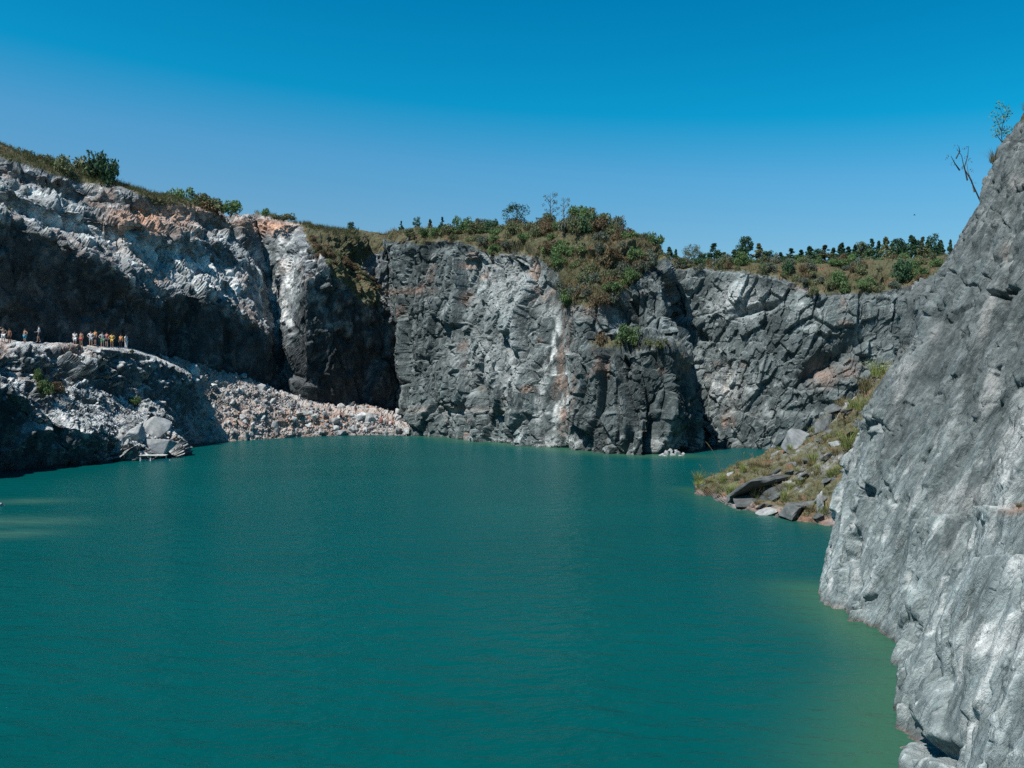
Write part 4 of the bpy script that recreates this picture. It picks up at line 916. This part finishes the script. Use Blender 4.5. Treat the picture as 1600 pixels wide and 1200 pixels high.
for i in range(110):
    gm = M_grass if random.random() < 0.6 else M_drygrass
    tuft(P[i], random.uniform(0.3, 0.65), gm, '%s grass tuft %s of the grassy point' % ('low green' if gm == M_grass else 'low straw coloured', 'near the tip' if X_[i] < 1170 else 'high on the slope' if Y_[i] < 680 else 'on the middle slope'), 'low tufts on the grassy point')
def grass_stuff(name, pts, sizes, mat, label):
    base = [mesh_np(tuft_mesh(320 + i, 14, 0.9, 0.9, 0.03)) for i in range(5)]
    Vs, Fs, off = [], [], 0
    for p, s in zip(pts, sizes):
        v, f = base[random.randrange(5)]; t = random.uniform(0, 6.28); c, sn = math.cos(t), math.sin(t)
        q = v * s; q = np.stack([q[:, 0] * c - q[:, 1] * sn, q[:, 0] * sn + q[:, 1] * c, q[:, 2]], 1) + p
        Vs.append(q); Fs += [[i + off for i in x] for x in f]; off += len(q)
    return tag(mesh_obj(name, pydata(name, np.concatenate(Vs), Fs, [mat])), label, 'grass', kind='stuff')
P, X_, Y_ = pick('E', 900, lambda V, X, Y, D: (X > 1085) & (X < 1400) & (V[:, 2] > 0.3) & (D < 66))
grass_stuff('grass', P, rng.uniform(.15, .35, 900), M_drygrass, 'thin dry grass over the earth of the grassy point')
P, X_, Y_ = pick('A', 1600, lambda V, X, Y, D: (X > 560) & (X < 1042) & (Y < plineY(X, [(560, 372), (700, 378), (775, 400), (830, 398), (885, 470), (930, 480), (965, 470), (1000, 430), (1040, 408)])) & (D < 150))
grass_stuff('grass', P, rng.uniform(.35, .8, 1600), M_drygrass, 'dry grass over the back rim and the promontory')
P, X_, Y_ = pick('B', 600, lambda V, X, Y, D: (X > 1040) & (X < 1500) & (Y < plineY(X, [(1040, 418), (1215, 432), (1250, 450), (1330, 458), (1400, 455), (1480, 430)])) & (D < 125))
grass_stuff('grass', P, rng.uniform(.3, .7, 600), M_drygrass, 'dry grass along the far rim')
P, X_, Y_ = pick('C', 1400, lambda V, X, Y, D: (X > -60) & (X < 560) & (Y < plineY(X, [(-60, 230), (0, 247), (60, 264), (130, 290), (190, 292), (250, 318), (380, 330), (470, 352), (560, 380)])) & (D < 150))
grass_stuff('grass', P, rng.uniform(.35, .8, 1400), M_olivegrass, 'olive grass along the left rim')

# pale flower stalks at the tip of the point
def stalk(p, h, bend, label):
    Vs, Fs = [], []
    pts = [(bend * t * t, 0.05 * t, h * (t - 0.18 * abs(bend) / h * t * t)) for t in (0, .2, .4, .6, .8, 1)]
    tube(Vs, Fs, pts, [.014, .013, .012, .011, .009, .005], 5)
    root = empty('grass_stalk', p); mesh_obj('stem', pydata('stem', Vs, Fs, smooth=True), root, M_drygrass)
    Vs, Fs = [], []
    e = Vector(pts[-1]); q = Vector(pts[-2]); dv = (e - q)
    tube(Vs, Fs, [e - dv * .4, e, e + dv * .5, e + dv * 1.0 - Vector((0, 0, .05))], [.01, .035, .03, .006], 5)
    mesh_obj('seed_head', pydata('seed_head', Vs, Fs), root, M_drygrass)
    return tag(root, label, 'grass')
stalk(ground_at(['E'], 1124, 742), 2.1, -0.75, 'tallest arching grass stalk near the tip of the point')
stalk(ground_at(['E'], 1159, 728), 0.9, 0.05, 'short upright grass stalk behind the round green tuft')
stalk(ground_at(['E'], 1102, 745), 0.9, -0.4, 'bent pale stalk over the tip tuft of the point')

# plants on the leaning cliff
def outline(py, dmin=32):
    V, X, Y, D = SURF['D']; m = (np.abs(Y - py) < 3) & (D > dmin)
    k = np.argmin(np.where(m, X, 1e9)); return float(X[k]), float(D[k])
def twig_shrub(px, py, d, pts_px, label):
    p = Vector(W(px, py, d)); root = empty('bare_shrub', p); Vs, Fs = [], []
    for line in pts_px:
        q = [Vector(W(a, b_, d)) - p for a, b_ in line]; q = [v + Vector((0, 0.12 * i * (1 if hash(line[0]) % 2 else -1), 0)) for i, v in enumerate(q)]
        tube(Vs, Fs, q, [0.035 * (1 - 0.8 * i / (len(q) - 1)) for i in range(len(q))], 5)
    mesh_obj('trunk', pydata('trunk', Vs, Fs), root, M_bark)
    r_ = np.random.default_rng(5); c = np.array([tuple(Vector(W(a, b_, d)) - p) for line in pts_px[1:] for a, b_ in line[1:]])
    V, Fq = leaves(r_, c, np.full(len(c), 0.13), 9, 0.035, 1.0)
    mesh_obj('foliage', pydata('foliage', V, Fq), root, LEAF['grey'])
    return tag(root, label, 'shrub')
ox, od = outline(316); ox += 3 - 1524
twig_shrub(1524 + ox, 318, od, [[(a + ox, b_) for a, b_ in L_] for L_ in [[(1524, 318), (1513, 300), (1502, 282), (1490, 266), (1484, 248), (1474, 238)], [(1502, 282), (1495, 262), (1498, 246), (1497, 232)], [(1513, 300), (1512, 284), (1508, 268), (1508, 250)], [(1490, 266), (1480, 256), (1472, 246)], [(1484, 248), (1488, 238), (1484, 230)]]], 'thin bare leaning shrub growing out of the cliff edge')
ox, od = outline(222); ox += 2 - 1557
p = Vector(W(1557 + ox, 225, od)); root = empty('sapling', p)
Vs, Fs = [], []; r_ = np.random.default_rng(9)
cs = []
for line in ([(1557, 225), (1556, 205), (1560, 185), (1552, 164)], [(1556, 205), (1550, 190), (1545, 180)], [(1560, 190), (1566, 178), (1564, 170)], [(1557, 222), (1548, 210), (1546, 200)], [(1556, 200), (1562, 205), (1566, 200)]):
    q = [Vector(W(a + ox, b_, od)) - p for a, b_ in line]; tube(Vs, Fs, q, [0.022 * (1 - .7 * i / (len(q) - 1)) for i in range(len(q))], 5); cs += [tuple(v) for v in q[1:]]
mesh_obj('trunk', pydata('trunk', Vs, Fs), root, M_bark)
V, Fq = leaves(r_, np.array(cs), np.full(len(cs), 0.2), 26, 0.05, 1.0)
mesh_obj('crown', pydata('crown', V, Fq), root, LEAF['green']); tag(root, 'leafy green sapling on top of the leaning cliff', 'sapling')
ox, od = outline(250)
tuft(Vector(W(ox + 3, 252, od)), 0.6, M_drygrass, 'straw coloured tuft on the cliff edge below the sapling')
ox, od = outline(170)
tuft(Vector(W(ox + 3, 172, od)), 0.4, M_grass, 'small tuft at the highest visible edge of the cliff')
tuft(ground_at(['D'], 1590, 793), 0.14, M_drygrass, 'small rust coloured tuft on the ledge of the leaning cliff')

# ------------------------------------------------------------------ plank platform at the headland
M_white = simple('weathered_white_wood', (0.42, 0.43, 0.41), (0.62, 0.62, 0.58), 4, 0.8)
def box(name, parent, c, s, mat, rot=(0, 0, 0), bev=0.012):
    bm = bmesh.new(); bmesh.ops.create_cube(bm, size=1.0)
    for v in bm.verts: v.co = Vector((v.co.x * s[0], v.co.y * s[1], v.co.z * s[2]))
    bmesh.ops.bevel(bm, geom=bm.edges[:], offset=bev, segments=1, affect='EDGES')
    me = bpy.data.meshes.new(name); bm.to_mesh(me); bm.free()
    return mesh_obj(name, me, parent, mat, c, rot)
pb = Vector(W(240, 712, 80.9)); plat = empty('plank_platform', (pb.x, 80.9, 0.08), r(6))
for i in range(3): box('plank', plat, (0, -0.24 + 0.24 * i, 0.42), (2.35, 0.22, 0.07), M_white)
box('post', plat, (-1.08, -0.2, 0.19), (0.11, 0.11, 0.9), M_white, (0, r(4), 0)); box('post', plat, (-0.2, -0.22, 0.0), (0.12, 0.12, 0.78), M_white); box('post', plat, (1.05, 0.2, 0.0), (0.11, 0.11, 0.78), M_white)
box('beam', plat, (0.2, -0.05, -0.03), (2.6, 0.12, 0.1), M_white, (0, r(1), 0))
tag(plat, 'low white plank platform on posts at the tip of the headland', 'platform')

# ------------------------------------------------------------------ people
def skinned(name, joints, bones, root, extra=None, sub=1):
    bm = bmesh.new(); lay = bm.verts.layers.skin.verify(); vs = {}
    for k_, (p, rad) in joints.items():
        v = bm.verts.new(p); v[lay].radius = (rad, rad) if not isinstance(rad, tuple) else rad; v[lay].use_root = (k_ == root); vs[k_] = v
    for a, b_ in bones: bm.edges.new((vs[a], vs[b_]))
    me = bpy.data.meshes.new(name + '_src'); bm.to_mesh(me); bm.free()
    o = bpy.data.objects.new(name + '_src', me); col.objects.link(o)
    o.modifiers.new('s', 'SKIN').use_smooth_shade = True
    sb = o.modifiers.new('u', 'SUBSURF'); sb.levels = sub; sb.render_levels = sub
    dg = bpy.context.evaluated_depsgraph_get()
    ev = bpy.data.meshes.new_from_object(o.evaluated_get(dg)); ev.name = name
    bpy.data.objects.remove(o)
    V, Fs = mesh_np(ev); V = [tuple(v) for v in V]
    for pts, radii in (extra or []): tube(V, Fs, pts, radii, 5)
    return pydata(name, V, Fs, smooth=True)
def pose_meshes(kind):
    J = {'pelvis': ((0, 0, .95), .135), 'spine': ((0, 0, 1.14), .118), 'chest': ((0, .01, 1.33), .135), 'neck': ((0, 0, 1.48), .056), 'head': ((0, .015, 1.585), .088), 'top': ((0, 0, 1.66), .07)}
    ex = []
    for s, n in ((-1, 'L'), (1, 'R')):
        J['sh' + n] = ((.185 * s, 0, 1.41), .062); J['el' + n] = ((.235 * s, -.03, 1.13), .043); J['wr' + n] = ((.235 * s, .06, .88), .030); J['ha' + n] = ((.235 * s, .09, .80), .036)
        J['hip' + n] = ((.095 * s, 0, .90), .088); J['kn' + n] = ((.11 * s, .025, .49), .058); J['an' + n] = ((.12 * s, -.01, .085), .040); J['to' + n] = ((.14 * s, .15, .035), .036)
    if kind == 'hips':
        for s, n in ((-1, 'L'), (1, 'R')): J['el' + n] = ((.40 * s, -.08, 1.20), .043); J['wr' + n] = ((.22 * s, .07, 1.03), .03); J['ha' + n] = ((.16 * s, .11, 1.0), .036)
    if kind == 'raised':
        J['elR'] = ((.42, .10, 1.50), .043); J['wrR'] = ((.26, .16, 1.66), .03); J['haR'] = ((.18, .16, 1.69), .036)
        J['elL'] = ((-.36, -.06, 1.2), .043); J['wrL'] = ((-.22, .06, 1.02), .03); J['haL'] = ((-.17, .09, .98), .036)
    if kind == 'stride':
        J['knL'] = ((-.11, .14, .50), .058); J['anL'] = ((-.11, .14, .09), .04); J['toL'] = ((-.12, .30, .035), .036)
        J['anR'] = ((.12, -.16, .11), .04); J['toR'] = ((.14, -.01, .035), .036); J['elR'] = ((.25, .10, 1.14), .043); J['wrR'] = ((.2, .30, 1.05), .03); J['haR'] = ((.18, .38, 1.06), .036)
    if kind == 'sit':
        dz = -.80
        for k_ in list(J):
            if k_[:2] not in ('kn', 'an', 'to'): p, rd = J[k_]; J[k_] = ((p[0], p[1] - (0.0 if p[2] < 1 else 0.06), p[2] + dz), rd)
        for s, n in ((-1, 'L'), (1, 'R')):
            J['kn' + n] = ((.14 * s, .40, .50), .058); J['an' + n] = ((.12 * s, .56, .09), .04); J['to' + n] = ((.13 * s, .72, .035), .036)
            J['el' + n] = ((.27 * s, .14, .42), .043); J['wr' + n] = ((.16 * s, .36, .52), .03); J['ha' + n] = ((.10 * s, .42, .50), .036)
    Bn = [('pelvis', 'spine'), ('spine', 'chest'), ('chest', 'neck'), ('neck', 'head'), ('head', 'top')]
    for n in 'LR': Bn += [('chest', 'sh' + n), ('sh' + n, 'el' + n), ('el' + n, 'wr' + n), ('wr' + n, 'ha' + n), ('pelvis', 'hip' + n), ('hip' + n, 'kn' + n), ('kn' + n, 'an' + n), ('an' + n, 'to' + n)]
    for s, n in ((-1, 'L'), (1, 'R')):                              # fingers and thumb
        h = Vector(J['ha' + n][0]); dv = (h - Vector(J['wr' + n][0])).normalized(); sd = dv.cross(Vector((1, 0, .3))).normalized()
        for q, L in ((-.027, .07), (-.009, .08), (.009, .076), (.027, .06)):
            b0 = h + dv * .01 + sd * q; ex.append(([b0, b0 + dv * L * .6, b0 + dv * L + Vector((0, 0, -.012))], [.009, .0085, .006]))
        b0 = h - dv * .03 + sd * .03; ex.append(([b0, b0 + sd * .03 + dv * .02, b0 + sd * .035 + dv * .05], [.011, .010, .007]))
    hd = Vector(J['head'][0])
    ex.append(([hd + Vector((0, .07, .02)), hd + Vector((0, .105, -.01)), hd + Vector((0, .095, -.025))], [.010, .016, .008]))
    for s in (-1, 1): ex.append(([hd + Vector((.078 * s, 0, -.02)), hd + Vector((.092 * s, -.005, .0)), hd + Vector((.09 * s, -.01, .025))], [.012, .016, .010]))
    body = skinned('body', J, Bn, 'pelvis', ex)
    def sub(keys, grow, root, ends=None):
        K = {k_: (J[k_][0], J[k_][1] + grow) for k_ in keys}; b = [(a, c_) for a, c_ in Bn if a in K and c_ in K]
        for nm, a, c_, t, rad in ends or []:
            K[nm] = (tuple(Vector(J[a][0]).lerp(Vector(J[c_][0]), t)), rad); b.append((a, nm))
        return skinned('cloth', K, b, root)
    shirt = sub(['pelvis', 'spine', 'chest', 'shL', 'shR'], .018, 'chest', [('slL', 'shL', 'elL', .6, .068), ('slR', 'shR', 'elR', .6, .068)])
    shorts = sub(['pelvis', 'hipL', 'hipR'], .016, 'pelvis', [('kL', 'hipL', 'knL', .75, .088), ('kR', 'hipR', 'knR', .75, .088)])
    trous = sub(['pelvis', 'hipL', 'hipR', 'knL', 'knR'], .016, 'pelvis', [('aL', 'knL', 'anL', .9, .066), ('aR', 'knR', 'anR', .9, .066)])
    bm = bmesh.new(); bmesh.ops.create_icosphere(bm, subdivisions=2, radius=0.105)
    for v in list(bm.verts):
        if v.co.z < -0.02 and v.co.y > -0.02 or v.co.z < -0.07: bm.verts.remove(v)
    for v in bm.verts: v.co = Vector((v.co.x * .93, v.co.y * 1.02 - .012, v.co.z)) + hd + Vector((0, 0, .035))
    hair = bpy.data.meshes.new('hair'); bm.to_mesh(hair); bm.free()
    return dict(body=body, shirt=shirt, shorts=shorts, trousers=trous, hair=hair)
POSE = {k_: pose_meshes(k_) for k_ in ('stand', 'hips', 'raised', 'stride', 'sit')}
def flat(name, c): return simple(name, tuple(v * .85 for v in c), c, 6, 0.85)
SKIN = [flat('skin_tan', (0.34, 0.21, 0.155)), flat('skin_pale', (0.46, 0.30, 0.235)), flat('skin_brown', (0.22, 0.115, 0.075))]
CL = {k_: flat('cloth_' + k_, v) for k_, v in dict(white=(.72, .73, .74), grey=(.42, .46, .5), blue=(.04, .33, .52), navy=(.02, .035, .07), yellow=(.72, .46, .10), orange=(.70, .30, .09), red=(.45, .10, .08), black=(.02, .02, .025), pale_blue=(.45, .58, .7), green=(.2, .4, .2)).items()}
HAIR = [flat('hair_dark', (.025, .018, .014)), flat('hair_brown', (.07, .04, .022))]
def person(p, pose, rotz, skin, shirt, bottom, label, long=False, hair=0, size=None):
    size = size or random.uniform(0.85, 0.97)
    root = empty('person', p, rotz, size); q = POSE[pose]
    mesh_obj('body', q['body'], root, SKIN[skin]); mesh_obj('hair', q['hair'], root, HAIR[hair])
    if shirt: mesh_obj('shirt', q['shirt'], root, CL[shirt])
    if bottom: mesh_obj('trousers' if long else 'shorts', q['trousers' if long else 'shorts'], root, CL[bottom])
    return tag(root, label, 'person', 'people on the headland ledge')
VG = SURF['G']
def ledge(px, back):
    V, X, Y, D = VG                       # stand on the highest ground a little behind the ledge lip
    lipd = float(np.interp(px, [-30, 15, 50, 85, 120, 160, 185, 208], [78, 80, 83, 86, 88.5, 89.5, 91.5, 94])); y = lipd + back; x = (px - 800) / F * y
    return Vector((x, y, z_at('G', x, y)))
person(ledge(5, 2.2), 'raised', r(200), 1, None, 'white', 'shirtless person in white shorts raising an arm, at the left end of the ledge')
person(ledge(15, 3.0), 'stand', r(160), 2, None, 'black', 'person in dark shorts beside the one with a raised arm')
person(ledge(39, 2.2), 'hips', r(150), 0, None, 'blue', 'shirtless person in bright blue shorts on the ledge')
person(ledge(61, 2.2), 'stride', r(120), 0, 'pale_blue', 'navy', 'person in pale blue top and navy shorts on the ledge')
person(ledge(117, 3.2), 'stand', r(190), 0, 'white', 'white', 'person in white shirt, first of the group near the cliff foot', False, 0)
person(ledge(127, 4.0), 'stand', r(170), 0, None, 'red', 'shirtless person right behind the one in the white shirt')
person(ledge(142, 4.0), 'hips', r(200), 1, 'white', 'grey', 'person in a loose white shirt with hands on hips', False, 1)
person(ledge(149, 4.6), 'stand', r(150), 0, 'orange', 'navy', 'person in orange shirt half behind the loose white shirt')
person(ledge(160, 3.6), 'hips', r(220), 1, 'grey', 'green', 'person in grey shirt and green shorts on the ledge', False, 1)
person(ledge(167, 4.4), 'stand', r(160), 1, 'red', 'navy', 'person in red top between the grey and the yellow shirts')
person(ledge(175, 3.4), 'hips', r(190), 0, 'yellow', 'yellow', 'person dressed in yellow standing at the ledge edge')
person(ledge(189, 3.4), 'stand', r(170), 0, 'orange', 'black', 'person in orange top and black trousers on the ledge', True)
person(ledge(197, 2.4), 'stand', r(250), 0, 'white', 'white', 'person all in white, last of the group on the ledge', True)
for i, (px, py, sh_, lab) in enumerate(((598, 662, 'red', 'seated person in red on the rubble tip, first from the cliff'), (606, 664, None, 'shirtless seated person in the middle of the rubble tip'), (612, 666, None, 'shirtless seated person nearest the water on the rubble tip'), (532, 654, 'red', 'tiny seated person in red where the white boulders begin'), (556, 650, 'white', 'tiny person in white on top of the white boulders'))):
    o = person(ground_at(['R'], px, py) + Vector((0, 0, 0.45)), 'sit' if i < 4 else 'stand', r(170 + 20 * i), 1, sh_, 'navy' if i % 2 else 'red', lab, size=0.95); o['group'] = 'people on the rubble tip'
# bird far off in the sky
Vs, Fs = [], []
tube(Vs, Fs, [(0, -.16, 0), (0, -.08, 0), (0, .06, 0), (0, .13, .01), (0, .18, 0)], [.012, .04, .045, .028, .006], 6)
bird = empty('bird', W(1429, 336, 70), r(60), 0.55); mesh_obj('body', pydata('body', Vs, Fs, smooth=True), bird, CL['black'])
for s in (-1, 1):
    V = [(0, .07, .01), (0, -.05, .01), (.2 * s, .06, .07), (.2 * s, -.05, .07), (.40 * s, -.06, .03), (0, .07, .025), (0, -.05, .02), (.2 * s, .06, .08), (.2 * s, -.05, .08), (.40 * s, -.06, .034)]
    mesh_obj('wing', pydata('wing', V, [(0, 1, 3, 2), (2, 3, 4), (5, 7, 8, 6), (7, 9, 8), (0, 2, 7, 5), (2, 4, 9, 7), (1, 6, 8, 3), (3, 8, 9, 4)]), bird, CL['black'])
tag(bird, 'small dark bird flying alone over the far rim', 'bird')
